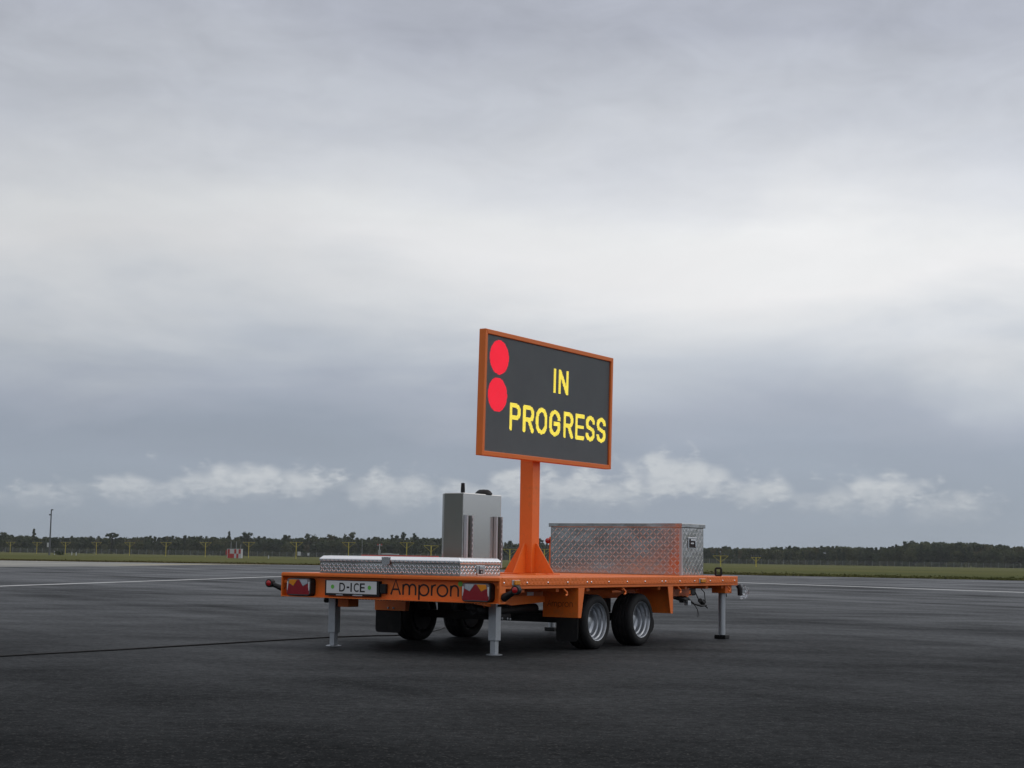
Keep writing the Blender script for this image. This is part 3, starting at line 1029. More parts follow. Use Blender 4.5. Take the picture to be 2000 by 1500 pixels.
for wx in (1.668, 2.470):
    MB().box(wx - .035, wx + .035, 0.29, W - 0.29, .215, .285).box(wx - .03, wx + .10, .46, .53, .285, .4145).box(wx - .03, wx + .10, W - .53, W - .46, .285, .4145).build('axle', M['dark_steel'], trailer, bevel=.005)

# ---- support jacks
def rear_jack(x, y, inner_sign):
    w = .037
    o = MB().box(x - w, x + w, y - w, y + w, .112, .452)
    leg = o.build('support_jack', GV, trailer, bevel=.004)
    w = .025
    MB().box(x - w, x + w, y - w, y + w, .008, .1118).build('inner_tube', GV, leg, bevel=.003)
    MB().lathe([(0, .008), (.050, .008), (.066, .004), (.066, .0), (0, .0)], (x, y, 0), 2, 20).build('foot_plate', GV, leg, smooth=True)
    ys0, ys1 = sorted((y + inner_sign * .0375, y + inner_sign * .075))
    MB().box(x - .03, x + .045, ys0, ys1, .345, .4175).build('swivel_plate', BK, leg, bevel=.004)
    ys0, ys1 = sorted((y + inner_sign * .0755, y + inner_sign * .19))
    MB().box(x - .05, x + .09, ys0, ys1, .335, .4175).build('jack_bracket', OR, leg, bevel=.004)
    return leg


rear_jack(.405, .310, 1)
rear_jack(.384, 1.945, -1)
MB().tube([(.36, 2.00, .385), (.36, 2.03, .385)], .022, 10).build('jack_knob', BK, trailer)
MB().tube([(.40, .272, .39), (.40, .20, .395), (.42, .16, .385)], .010, 8).build('jack_handle', BK, trailer)
for fy in (.115, W - .115):
    leg = MB().tube([(4.215, fy, .04), (4.215, fy, .452)], .0345, 16).build('support_jack', GV, trailer, smooth=True)
    MB().box(4.135, 4.285, fy - .075, fy + .075, .4525, .5305).build('jack_bracket', OR, leg, bevel=.004)
    MB().box(4.165, 4.265, fy - .06, fy + .06, .002, .040).build('foot_plate', BK, leg, bevel=.004)
    MB().tube([(4.25, fy - .03, .445), (4.25, fy - .036, .415)], .005, 6).build('jack_pin', BK, leg)

# ---- lashing ring at the front
rg = []
for i in range(29):
    a = 2 * math.pi * i / 28
    rg.append((3.975 - .010 * max(-1, min(1, 1.25 * math.cos(a))), .040 + .026 * max(-1, min(1, 1.25 * math.cos(a))), .664 + .036 * max(-1, min(1, 1.2 * math.sin(a)))))
MB().tube(rg, .0105, 8, cap=False).build('lashing_ring', BK, trailer, smooth=True)

# ---- drawbar, coupling, jockey wheel, leads
db = MB()
db.beam((4.26, .64, .48), (5.28, 1.05, .42), .06, .10)
db.beam((4.26, W - .64, .48), (5.28, W - 1.05, .42), .06, .10)
db.box(5.2, 5.46, 1.07, 1.15, .40, .46)
drawbar = db.build('drawbar', OR, trailer, bevel=.006)
MB().box(5.44, 5.56, 1.06, 1.16, .385, .475).build('coupling_head', M['dark_steel'], drawbar, bevel=.014)
MB().tube([(5.35, 1.06, .46), (5.6, 1.05, .485), (5.9, 1.04, .478)], .017, 8).build('handbrake_lever', BK, drawbar, smooth=True)
MB().box(5.10, 5.22, .985, 1.04, .315, .375).tube([(4.95, 1.03, .385), (5.16, 1.0, .345)], .03, 8).build('overrun_damper', BK, drawbar, bevel=.006)
MB().box(5.20, 5.27, .98, 1.03, .285, .335).build('damper_bracket', GV, drawbar, bevel=.004)
lead = MB()
lead.tube([(5.25, 1.02, .36), (5.36, .99, .30), (5.5, .97, .275), (5.62, .97, .28)], .012, 8)
lead.tube([(5.45, 1.02, .43), (5.50, 1.0, .34), (5.56, .98, .29), (5.62, .98, .33), (5.64, 1.0, .42), (5.6, 1.02, .46)], .006, 6)
lead.tube([(5.58, .98, .29), (5.64, .96, .25)], .007, 6)
lead.build('trailer_lead', BK, drawbar, smooth=True)
MB().tube([(5.50, .985, .335), (5.57, .985, .30), (5.60, .985, .325)], .026, 10).build('lead_plug', BK, drawbar, smooth=True)
lp = [(5.28, 1.02, .37), (5.34, 1.0, .32), (5.40, .99, .27), (5.44, .985, .235)]
MB().tube(lp, .004, 6).tube([(5.44, .985, .235), (5.455, .985, .215), (5.475, .985, .17), (5.46, .985, .155), (5.435, .985, .158), (5.43, .985, .18), (5.44, .985, .235)], .003, 6).build('breakaway_cable', M['dark_steel'], drawbar)
jw = MB().tube([(4.50, 1.17, .12), (4.50, 1.17, .60)], .024, 12).build('jockey_wheel', GV, trailer, smooth=True)
MB().lathe([(.05, .035), (.095, .035), (.103, .02), (.103, -.02), (.095, -.035), (.05, -.035)], (4.48, 1.1, .104), 1, 24).build('tyre', M['rubber'], jw, smooth=True)
MB().box(4.46, 4.54, 1.138, 1.146, .09, .22).lathe([(.0, .03), (.05, .03), (.05, -.03), (0, -.03)], (4.48, 1.1, .104), 1, 16).build('wheel_fork', GV, jw)
# red lamp on the far front corner
bl_ = MB().box(4.19, 4.21, 2.095, 2.135, .621, 1.00).build('lamp_post', OR, trailer, bevel=.003)
lampm = MB().lathe([(0, .03), (.018, .024), (.030, .004), (.030, -.012), (0, -.016)], (4.185, 2.150, .957), 0, 16, -1)
lampm.build('red_lamp', M['red_bright'], bl_, smooth=True)

# ================================================================== MESSAGE SIGN
sign = thing('message_sign', 'orange framed electronic sign reading IN PROGRESS beside two red discs on a post', 'sign', (2.185, 1.12, ZD))
post = MB().box(2.119, 2.252, 1.051, 1.190, ZD + .012, 2.30).build('post', OR, sign, bevel=.007)
MB().box(1.97, 2.40, .91, 1.33, ZD, ZD + .0118).build('base_plate', OR, sign, bevel=.003)
zf, hf = ZD + .012, .905
fin = .205
for pts_, axis, a, b_ in (([(2.1188 - fin, zf), (2.1188, zf), (2.1188, hf), (2.1188 - .02, hf)], 1, 1.115, 1.125),
                          ([(2.2522 + fin, zf), (2.2522, zf), (2.2522, hf), (2.2522 + .02, hf)], 1, 1.115, 1.125),
                          ([(1.0508 - fin, zf), (1.0508, zf), (1.0508, hf), (1.0508 - .02, hf)], 0, 2.180, 2.190),
                          ([(1.1902 + fin, zf), (1.1902, zf), (1.1902, hf), (1.1902 + .02, hf)], 0, 2.180, 2.190)):
    MB().prism(pts_, axis, a, b_).build('gusset', OR, sign, bevel=.0015)
SX0, SX1, SZ0, SZ1, SY, TILT = 1.128, 3.425, 1.660, 2.775, .952, .0159


def SP(s, t, depth):
    """sign coordinates: s along, t up, depth behind the front"""
    return (SX0 + s, SY - TILT * t + depth, SZ0 + t)


SW, SH = SX1 - SX0, SZ1 - SZ0
BZ = .040


def sbox(mb, s0, s1, t0, t1, d0, d1):
    vs_ = [SP(s, t, d) for d in (d0, d1) for s, t in ((s0, t0), (s1, t0), (s1, t1), (s0, t1))]
    mb.add(vs_, [(0, 1, 2, 3), (7, 6, 5, 4), (0, 4, 5, 1), (1, 5, 6, 2), (2, 6, 7, 3), (3, 7, 4, 0)])


def mitre(outer, inner, d0, d1):
    vs_ = [SP(s, t, d) for d in (d0, d1) for s, t in (outer[0], outer[1], inner[1], inner[0])]
    return MB().add(vs_, [(0, 1, 2, 3), (7, 6, 5, 4), (0, 4, 5, 1), (1, 5, 6, 2), (2, 6, 7, 3), (3, 7, 4, 0)])


oc = [(0, 0), (SW, 0), (SW, SH), (0, SH)]
ic = [(BZ, BZ), (SW - BZ, BZ), (SW - BZ, SH - BZ), (BZ, SH - BZ)]
for i in range(4):
    mitre((oc[i], oc[(i + 1) % 4]), (ic[i], ic[(i + 1) % 4]), 0, .068).build('frame_bar', M['orange_dark'], sign, bevel=.004)
bp = MB()
sbox(bp, BZ + .001, SW - BZ - .001, BZ + .001, SH - BZ - .001, .060, .0675)
bp.build('back_panel', M['orange_dark'], sign)
MB().box(2.00, 2.37, 1.0185, 1.0505, 1.80, 1.90).build('mounting_bracket', OR, sign)
MB().box(2.00, 2.37, 1.000, 1.0505, 2.12, 2.22).build('mounting_bracket', OR, sign)
panel = MB()
sbox(panel, BZ + .001, SW - BZ - .001, BZ + .001, SH - BZ - .001, .020, .058)
panel = panel.build('display_panel', M['led_panel'], sign)
# rows of shading louvres
PIT = .010
NCOL, NROW = int((SW - 2 * BZ) / PIT), int((SH - 2 * BZ) / PIT)
ms = (SW - NCOL * PIT) / 2
mt = (SH - NROW * PIT) / 2
lv = MB()
for r in range(NROW):
    t = mt + (r + 1) * PIT
    vs_ = [SP(BZ + .003, t, .0198), SP(SW - BZ - .003, t, .0198), SP(SW - BZ - .003, t - .0016, .0135), SP(BZ + .003, t - .0016, .0135)]
    lv.add(vs_, [(0, 1, 2, 3)])
lv.build('louvre_rows', M['led_panel'], panel, kind='stuff')
grid_s = ms + (np.arange(NCOL) + .5) * PIT
grid_t = mt + (np.arange(NROW) + .42) * PIT
GS, GT = np.meshgrid(grid_s, grid_t)


def dots(mask, name, m_):
    bb = MB()
    for s, t in zip(GS[mask], GT[mask]):
        a, c = .0044, .0036
        bb.add([SP(s - a, t - c, .0190), SP(s + a, t - c, .0190), SP(s + a, t + c, .0190), SP(s - a, t + c, .0190)], [(0, 1, 2, 3)])
    return bb.build(name, m_, panel, kind='stuff')


for cs, ct, nm in ((.252, .888, 'red_disc_dots'), (.240, .552, 'red_disc_dots')):
    dots((GS - cs - .006) ** 2 + (GT - ct) ** 2 < .1535 ** 2, nm, M['led_red'])


def ell(cx, cy, rx, ry, a0, a1, k=24):
    return [(cx + rx * math.cos(R(a0 + (a1 - a0) * i / k)), cy + ry * math.sin(R(a0 + (a1 - a0) * i / k))) for i in range(k + 1)]


bowl = [(0, 1), (.55, 1)] + ell(.62, .735, .38, .265, 90, -90, 14) + [(0, .47)]
GLY = {
    'I': [[(.5, 0), (.5, 1)]],
    'N': [[(0, 0), (0, 1)], [(0, 1), (1, 0)], [(1, 0), (1, 1)]],
    'P': [[(0, 0), (0, 1)], bowl],
    'R': [[(0, 0), (0, 1)], bowl, [(.52, .47), (1, 0)]],
    'O': [ell(.5, .62, .5, .38, 0, 180), [(0, .62), (0, .38)], ell(.5, .38, .5, .38, 180, 360), [(1, .38), (1, .62)]],
    'G': [ell(.5, .62, .5, .38, 12, 180), [(0, .62), (0, .38)], ell(.5, .38, .5, .38, 180, 345), [(1, .28), (1, .47), (.5, .47)]],
    'E': [[(1, 1), (0, 1), (0, 0), (1, 0)], [(0, .5), (.92, .5)]],
    'S': [ell(.5, .745, .5, .255, 8, 225), [(.15, .565), (.85, .435)], ell(.5, .255, .5, .255, 45, -172)],
}


def glyph_mask(ch, s0, s1, t0, t1, hx=.0232, hy=.0172):
    mask = np.zeros(GS.shape, bool)
    for pl in GLY[ch]:
        for p, q in zip(pl[:-1], pl[1:]):
            ax_, ay_ = s0 + hx + p[0] * (s1 - s0 - 2 * hx), t0 + hy + p[1] * (t1 - t0 - 2 * hy)
            bx_, by_ = s0 + hx + q[0] * (s1 - s0 - 2 * hx), t0 + hy + q[1] * (t1 - t0 - 2 * hy)
            # distance in a metric where the stroke is hx wide and hy high
            ux, uy = (bx_ - ax_) / hx, (by_ - ay_) / hy
            vx, vy = (GS - ax_) / hx, (GT - ay_) / hy
            tt_ = np.clip((vx * ux + vy * uy) / max(ux * ux + uy * uy, 1e-9), 0, 1)
            dx_, dy_ = np.abs(vx - tt_ * ux), np.abs(vy - tt_ * uy)
            mask |= (dx_ ** 4 + dy_ ** 4) < 1.0
    return mask


wm = glyph_mask('I', 1.190, 1.240, .658, .894) | glyph_mask('N', 1.282, 1.468, .658, .894)
dots(wm, 'word_in_dots', M['led_yellow'])
wm = np.zeros(GS.shape, bool)
for i, ch in enumerate('PROGRESS'):
    s0 = (.452, .676, .898, 1.134, 1.392, 1.612, 1.812, 2.026)[i]
    s1 = (.634, .866, 1.098, 1.334, 1.572, 1.786, 1.988, 2.202)[i]
    wm |= glyph_mask(ch, s0, s1, .256, .498)
dots(wm, 'word_progress_dots', M['led_yellow'])

# ================================================================== FLAT TOOLBOX AT THE REAR
AL, AB = M['alu'], M['alu_bright']
X0, X1, Y0, Y1 = .060, .640, .419, 1.849
fbx = thing('flat_toolbox', 'low flat aluminium tread plate toolbox at the rear edge of the trailer deck', 'toolbox', ((X0 + X1) / 2, (Y0 + Y1) / 2, ZD))
ZB = ZD + .002
body = MB().box(X0, X1, Y0, Y1, ZB, .7182).build('box_body', AL, fbx, bevel=.0015)
lg = MB()
lg.lugs((X0, Y1, ZB), (0, -1, 0), (0, 0, 1), (-1, 0, 0), Y1 - Y0, .094, .0245, .030, .0075, .0013)
lg.lugs((X0, Y0, ZB), (1, 0, 0), (0, 0, 1), (0, -1, 0), X1 - X0, .094, .0245, .030, .0075, .0013)
lg.build('tread_pattern', AB, body, kind='stuff')
# lid with chamfered rim
ov = .006
lo = [(X0 - ov, Y0 - ov), (X1 + ov, Y0 - ov), (X1 + ov, Y1 + ov), (X0 - ov, Y1 + ov)]
ins = .024
hi_ = [(X0 - ov + ins, Y0 - ov + ins), (X1 + ov - ins, Y0 - ov + ins), (X1 + ov - ins, Y1 + ov - ins), (X0 - ov + ins, Y1 + ov - ins)]
ld = MB()
ld.add([(x, y, .7185) for x, y in lo] + [(x, y, .743) for x, y in lo] + [(x, y, .767) for x, y in hi_],
       [(3, 2, 1, 0)] + [(i, (i + 1) % 4, (i + 1) % 4 + 4, i + 4) for i in range(4)] + [(i + 4, (i + 1) % 4 + 4, (i + 1) % 4 + 8, i + 8) for i in range(4)] + [(8, 9, 10, 11)])
lid = ld.build('lid', AB, fbx, bevel=.004)
lg = MB()
lg.lugs((X0 - ov, Y1 + ov - .01, .7195), (0, -1, 0), (0, 0, 1), (-1, 0, 0), Y1 - Y0, .0235, .0225, .026, .007, .0018)
lg.lugs((X0, Y0 - ov, .7195), (1, 0, 0), (0, 0, 1), (0, -1, 0), X1 - X0, .0235, .0225, .026, .007, .0018)
lg.lugs((X0 + .02, Y0 + .02, .767), (1, 0, 0), (0, 1, 0), (0, 0, 1), X1 - X0 - .04, Y1 - Y0 - .04, .035, .038, .009, .0020)
lg.build('tread_pattern', AL, lid, kind='stuff')
# hasp on the long side
hs = MB().prism([(1.190, .764), (1.095, .764), (1.105, .706), (1.127, .698), (1.165, .698), (1.181, .706)], 0, X0 - ov - .010, X0 - ov - .004)
hs.build('hasp', AB, fbx, bevel=.002)
MB().box(X0 - ov - .0115, X0 - ov - .0102, 1.123, 1.161, .757, .7615).build('hasp_print', M['ink'], fbx)
# paddle latch on the end
pl_ = MB().prism([(.285, .708), (.407, .708), (.407, .648), (.387, .628), (.305, .628), (.285, .648)], 1, Y0 - .0065, Y0 - .0035)
pl_ = pl_.build('latch', AB, fbx, bevel=.002)
MB().box(.319, .373, Y0 - .0072, Y0 - .0066, .640, .702).build('latch_recess', M['dark_steel'], pl_)
MB().box(.323, .369, Y0 - .0145, Y0 - .0073, .672, .699).build('latch_paddle', AB, pl_, bevel=.002)
MB().lathe([(0, 0), (.011, 0), (.011, .006)], (.347, Y0 - .0135, .655), 1, 12).build('latch_lock', AB, pl_)
# folded dark red bar behind the flat box
rb = thing('red_bar', 'thin dark red bar lying just behind the low flat toolbox', 'bar', (.73, 1.5, ZD))
MB().box(.705, .755, 1.12, 1.93, .742, .778).build('bar', M['hut_red'], rb, bevel=.006)
for y in (1.20, 1.85):
    MB().box(.71, .75, y - .015, y + .015, ZD, .7418).build('bar_foot', OR, rb)

# ================================================================== TALL TOOLBOX AT THE FRONT
X0, X1, Y0, Y1 = 3.790, 4.283, .352, 1.872
tb = thing('tall_toolbox', 'tall long aluminium tread plate toolbox at the front of the trailer deck', 'toolbox', ((X0 + X1) / 2, (Y0 + Y1) / 2, ZD))
body = MB().box(X0, X1, Y0, Y1, ZB, 1.096).build('box_body', AL, tb, bevel=.003)
lg = MB()
lg.lugs((X0, Y1 - .004, ZB), (0, -1, 0), (0, 0, 1), (-1, 0, 0), Y1 - Y0 - .008, .472, .0385, .050, .0085, .0010)
lg.lugs((X0 + .01, Y0, ZB), (1, 0, 0), (0, 0, 1), (0, -1, 0), X1 - X0 - .02, .472, .0385, .050, .0085, .0008)
lg.build('tread_pattern', AL, body, kind='stuff')
MB().prism([(X0 - .003, Y0 - .003), (X0 + .022, Y0 - .003), (X0 + .022, Y0 - .0008), (X0 - .0008, Y0 - .0008), (X0 - .0008, Y0 + .022), (X0 - .003, Y0 + .022)], 2, ZB, 1.092).build('corner_trim', M['galv'], body)
lid = MB().box(X0 - .014, X1 + .022, Y0 - .012, Y1 + .018, 1.0965, 1.136).build('lid', AL, tb, bevel=.003)
lg = MB()
lg.lugs((X0, Y0, 1.136), (1, 0, 0), (0, 1, 0), (0, 0, 1), X1 - X0, Y1 - Y0, .0385, .050, .0085, .002)
lg.build('tread_pattern', AL, lid, kind='stuff')
la = MB().box(3.928, 4.118, Y0 - .0075, Y0 - .003, .886, 1.000).build('latch', AB, tb, bevel=.004)
MB().box(3.946, 4.100, Y0 - .0085, Y0 - .0077, .898, .988).build('latch_recess', M['dark_steel'], la)
MB().box(3.965, 4.076, Y0 - .020, Y0 - .0087, .962, .980).box(3.965, 4.03, Y0 - .020, Y0 - .0087, .930, .947).box(4.064, 4.086, Y0 - .020, Y0 - .0087, .906, .962).build('latch_handle', AB, la, bevel=.003)

# ================================================================== CONTROL CABINET
X0, X1, Y0, Y1 = 1.000, 1.598, 1.050, 1.255
cab = thing('control_cabinet', 'narrow upright stainless steel control cabinet with a stub antenna on top', 'cabinet', ((X0 + X1) / 2, (Y0 + Y1) / 2, ZD))
cb = MB().box(X0, X1, Y0, Y1, ZD + .05, 1.327).build('housing', M['steel'], cab, bevel=.006)
MB().box(X0 + .02, X1 - .02, Y0 + .02, Y1 - .02, ZD, ZD + .0498).build('plinth', OR, cab)
MB().box(X0 + .004, X1 - .004, Y1 + .0005, Y1 + .022, ZD + .06, 1.323).build('door', M['steel'], cab, bevel=.006)
MB().box(X0 - .0035, X0 - .0005, Y0 + .006, Y1 - .004, ZD + .056, 1.321).build('end_reflection_sheet', M['steel_dim_reflection'], cab)  # sheet added over the stainless end, its dark reflection painted in the colour
for xa in (1.010, 1.475):
    MB().box(xa + .006, xa + .094, Y0 - .004, Y0 - .0005, ZD + .06, 1.133).build('channel_web', M['steel_dim_reflection'], cab)  # dark reflection inside the channel put into the web's colour
    ch = MB().box(xa, xa + .006, Y0 - .034, Y0 - .0042, ZD + .06, 1.133).box(xa + .094, xa + .100, Y0 - .034, Y0 - .0042, ZD + .06, 1.133)
    ch.box(xa + .0062, xa + .020, Y0 - .034, Y0 - .031, ZD + .06, 1.133).box(xa + .080, xa + .0938, Y0 - .034, Y0 - .031, ZD + .06, 1.133)
    ch = ch.build('slotted_channel', GV, cab)
    sl = MB()
    z = ZD + .10
    while z < 1.11:
        sl.box(xa + .083, xa + .0905, Y0 - .0346, Y0 - .0341, z, z + .026)
        z += .045
    sl.build('slots', M['dark_steel'], ch, kind='stuff')
MB().lathe([(.0, .005), (.019, .0), (.019, .03), (.016, .085), (.0, .088)], (1.060, 1.10, 1.3275), 2, 16).build('stub_antenna', BK, cab, smooth=True)
MB().lathe([(.078, 0), (.076, .012), (.060, .030), (.040, .042), (.0, .045)], (1.40, 1.11, 1.3275), 2, 24).build('puck_antenna', BK, cab, smooth=True)

# ================================================================== POWER CABLE ON THE GROUND
cp = [(-8.5, 4.5), (-5.0, 9.2), (-3.69, 11.39), (-3.01, 12.44), (-2.21, 13.76), (-1.68, 14.61), (-1.30, 15.0), (-1.05, 15.2), (-.86, 15.75), (-.74, 16.4), (-.69, 17.0)]
pp = []
for i in range(len(cp) - 1):
    p0, p1, p2, p3 = [Vector(cp[min(max(j, 0), len(cp) - 1)]) for j in (i - 1, i, i + 1, i + 2)]
    for k_ in range(8):
        t = k_ / 8
        q = .5 * ((2 * p1) + (p2 - p0) * t + (2 * p0 - 5 * p1 + 4 * p2 - p3) * t * t + (3 * p1 - p0 - 3 * p2 + p3) * t ** 3)
        pp.append((q.x + random.gauss(0, .004), q.y + random.gauss(0, .006), .0070))
pp += [(-.69, 17.05, .01), (-.70, 17.2, .08), (-.70, 17.25, .25), (-.66, 17.0, .40)]
cab_o = MB().tube(pp, .0068, 8).build('power_cable', M['cable'], smooth=True)
tag(cab_o, 'thin black cable running across the asphalt from the left to under the trailer', 'cable')

# ================================================================== AIRFIELD FURNITURE
def w_at(px, D):
    """sideways metres of a picture column at distance D (the camera looks along +Y)"""
    return (px - 1000) / FPX * D * 1.0


def mast(x, y, ztop, label, wt_=3.9):
    z0 = ground_z(y)
    m_ = thing('approach_light_mast', label, 'light mast', (x, y, z0), 'yellow approach light masts', in_trailer=False)
    h = ztop - z0
    MB().tube([(0, 0, 0), (0, 0, h)], .12, 8).build('mast_tube', M['mast_yellow'], m_)
    MB().beam((-wt_ / 2, 0, h + .06), (wt_ / 2, 0, h + .06), .09, .10).build('crossbar', M['mast_yellow'], m_)
    for s in (-1, 1):
        MB().beam((s * .12, 0, h - wt_ * .36), (s * (wt_ / 2 - .1), 0, h), .06, .07).build('brace', M['mast_yellow'], m_)
    for s in (-1, -.5, 0, .5, 1):
        MB().lathe([(.0, .42), (.10, .40), (.14, .28), (.10, .16), (.05, .13), (.05, 0)], (s * wt_ / 2 * .96, 0, h + .13), 2, 8).build('approach_lamp', M['pole_grey'], m_)
    return m_


ORD = ['first', 'second', 'third', 'fourth', 'fifth', 'sixth', 'seventh', 'eighth', 'ninth', 'tenth', 'eleventh', 'twelfth', 'thirteenth']
cM, aM, bM, eM = 666.87, -.3207023, .02780547, -.03536437
ztops = [3.2, 3.2, 3.3, 3.35, 3.4, 3.5, 3.6, 3.75, 3.85, 3.9, 3.9, 3.1, 2.5, 2.0, 1.45]
for i in range(15):
    if i in (11, 13):
        continue            # wholly behind the cabinet and the tall box
    D, X = cM * (1 + eM * i), cM * (aM + bM * i)
    if i <= 10:
        lab = 'yellow T-topped approach light mast, %s counted from the left edge of the photo' % ORD[i]
    elif i == 12:
        lab = 'yellow T-topped approach light mast between the sign post and the tall toolbox'
    else:
        lab = 'yellow T-topped approach light mast above the black ring on the trailer front'
    mast(X, D, ztops[i], lab, 4.0 if i < 12 else 3.4)
mast(w_at(848, 372), 372, 2.85, 'yellow T-topped approach light mast right beside the left edge of the steel cabinet', 3.6)
mast(w_at(1001, 380), 380, 2.35, 'yellow T-topped approach light mast between the steel cabinet and the sign post', 3.4)
mast(w_at(1479, 350), 350, 1.25, 'smaller yellow T-topped light mast standing right of the trailer front', 2.2)

# camera pole
D = 455
zp = ground_z(D)
cpole = thing('camera_pole', 'tall slim grey camera pole standing in the grass at the far left', 'pole', (w_at(107.5, D), D, zp), in_trailer=False)
hp = 1070.5 - 996
htop = CAM_H + hp / FPX * D - zp
MB().tube([(0, 0, 0), (0, 0, htop)], .26, 10, r1=.16).build('pole_tube', M['pole_grey'], cpole, smooth=True)
MB().box(-.1, .55, -.25, .25, htop - .05, htop + .28).build('camera_housing', M['pole_grey'], cpole, bevel=.05)
MB().box(-.60, -.16, -.15, .15, htop - 1.55, htop - 1.15).build('lamp_head', M['pole_grey'], cpole, bevel=.03)
MB().box(-.75, -.22, -.3, .3, 2.3, 3.6).build('equipment_box', M['hut_white'], cpole, bevel=.05)

# red and white equipment hut
D = 430
zh = ground_z(D)
hut = thing('equipment_hut', 'small red and white chequered equipment hut with thin antennas in the grass', 'hut', (w_at(466, D), D, zh), in_trailer=False)
wq = 3.9
MB().box(-wq / 2, wq / 2, 0, 2.4, 0, 2.45).build('hut_wall', M['hut_white'], hut)
MB().box(-wq / 2 - .08, wq / 2 + .08, -.08, 2.48, 2.4505, 2.56).build('roof', M['hut_white'], hut, bevel=.03)
nC = 6
cw = (wq - .3) / nC
for i in range(nC):
    for j in range(2):
        red = (i + j) % 2 == 0 if i not in (0, 1) else True
        if i == 0 and j == 1:
            red = True
        MB().box(-wq / 2 + .15 + i * cw, -wq / 2 + .15 + (i + 1) * cw - .01, -.03, -.002, j * 1.225 + .01, (j + 1) * 1.225 - .01).build('wall_panel', M['hut_red'] if red and i != 1 or (i == 1 and j == 0) else M['hut_white'], hut)
MB().box(-wq / 2 - .45, -wq / 2 - .01, .3, 1.2, .9, 2.2).build('side_cabinet', M['hut_red'], hut)
for ax_, hh_ in ((-1.1, 2.0), (.35, 2.1), (1.6, 1.3)):
    MB().tube([(ax_, 1, 2.5), (ax_, 1, 2.5 + hh_)], .045, 6).build('antenna', M['hut_white'], hut)

# small marks in the grass
for px, D, h, w, lab in ((592, 470, 2.2, 1.0, 'larger white square board on a post beyond the ninth mast'), (610, 520, 1.9, .7, 'smaller white square board on a post right of the larger one')):
    z0 = ground_z(D)
    o = thing('white_board', lab, 'board', (w_at(px, D), D, z0), 'white boards in the grass', in_trailer=False)
    MB().box(-w / 2, w / 2, -.05, .05, h - w * 1.2, h).build('board_face', M['hut_white'], o, bevel=.02)
    MB().tube([(0, .07, 0), (0, .07, h - .2)], .06, 6).build('board_post', M['pole_grey'], o)
for px, D, h, lab in ((117.5, 520, 1.2, 'short white marker post just right of the camera pole base'), (151, 500, 1.1, 'short white marker post in the grass left of the fourth yellow mast'), (159.5, 470, 1.0, 'nearer short white marker post left of the fourth yellow mast'), (533, 480, .9, 'short white marker post between the red hut and the flat toolbox')):
    o = MB().tube([(0, 0, 0), (0, 0, h * .85), (0, 0, h)], .16, 8, r1=.13).build('marker_post', M['hut_white'])
    o.location = (w_at(px, D), D, ground_z(D))
    tag(o, lab, 'marker post', 'white marker posts in the grass')
D = 560
lp_ = thing('lattice_pole', 'thin grey pole rising before the trees behind the flat toolbox', 'pole', (w_at(714, D), D, ground_z(D)), in_trailer=False)
MB().tube([(0, 0, 0), (0, 0, 7.0)], .10, 6, r1=.06).build('pole_tube', M['fence'], lp_)
MB().beam((-.25, 0, 6.9), (.25, 0, 6.9), .08, .08).build('pole_top', M['fence'], lp_)
D = 600
st_ = thing('wind_mast', 'pale instrument mast with a banded head before the trees behind the flat toolbox', 'mast', (w_at(748, D), D, ground_z(D)), in_trailer=False)
MB().tube([(0, 0, 0), (0, 0, 5.6)], .14, 6).build('mast_tube', M['hut_white'], st_)
MB().beam((-1.0, 0, 5.2), (1.0, 0, 5.2), .12, .12).build('crossbar', M['hut_white'], st_)
for s in (-.7, 0, .7):
    MB().lathe([(0, 0), (.22, .1), (.22, .5), (0, .6)], (s, 0, 5.3), 2, 8).build('sensor_head', M['hut_red'] if s else M['hut_white'], st_)
MB().box(-.5, .4, -.3, .3, 1.0, 3.6).build('sensor_cabinet', M['fence'], st_)
D = 640
sh = thing('flat_roofed_shed', 'low flat pale roofed shed in the grass behind the flat toolbox', 'shed', (w_at(768, D), D, ground_z(D)), in_trailer=False)
MB().box(-3.0, 3.0, 0, 4, 0, 1.9).build('shed_wall', M['fence'], sh)
MB().prism([(-3.6, 1.901), (3.6, 1.901), (3.4, 2.15), (-1.5, 2.45), (-3.4, 2.3)], 1, -.5, 4.5).build('roof', M['hut_white'], sh)
MB().box(-.5, .5, -.04, -.002, .1, 1.7).build('door', M['pole_grey'], sh)

# perimeter fence
DF = 840
zf_ = ground_z(DF)
fence = thing('perimeter_fence', 'long wire perimeter fence on pale posts before the trees', 'fence', (0, DF, zf_), in_trailer=False)
pm = MB().tube([(0, 0, 0), (0, 0, 2.2), (.25, -.1, 2.6)], .085, 6).build('fence_post', M['fence'], fence)
pm.location = (-400, 0, 0)
for i in range(1, 201):
    share('fence_post', pm.data, fence, (-400 + i * 4.0, 0, 0))
wr = MB()
for z in (.15, .6, 1.1, 1.6, 2.1, 2.4):
    wr.beam((-400, .09, z), (400, .09, z), .02, .03)
for i in range(1600):
    x = -400 + i * .5
    wr.beam((x, .12, .1), (x, .12, 2.1), .02, .02)
wr.build('fence_wire', M['fence'], fence, kind='stuff')

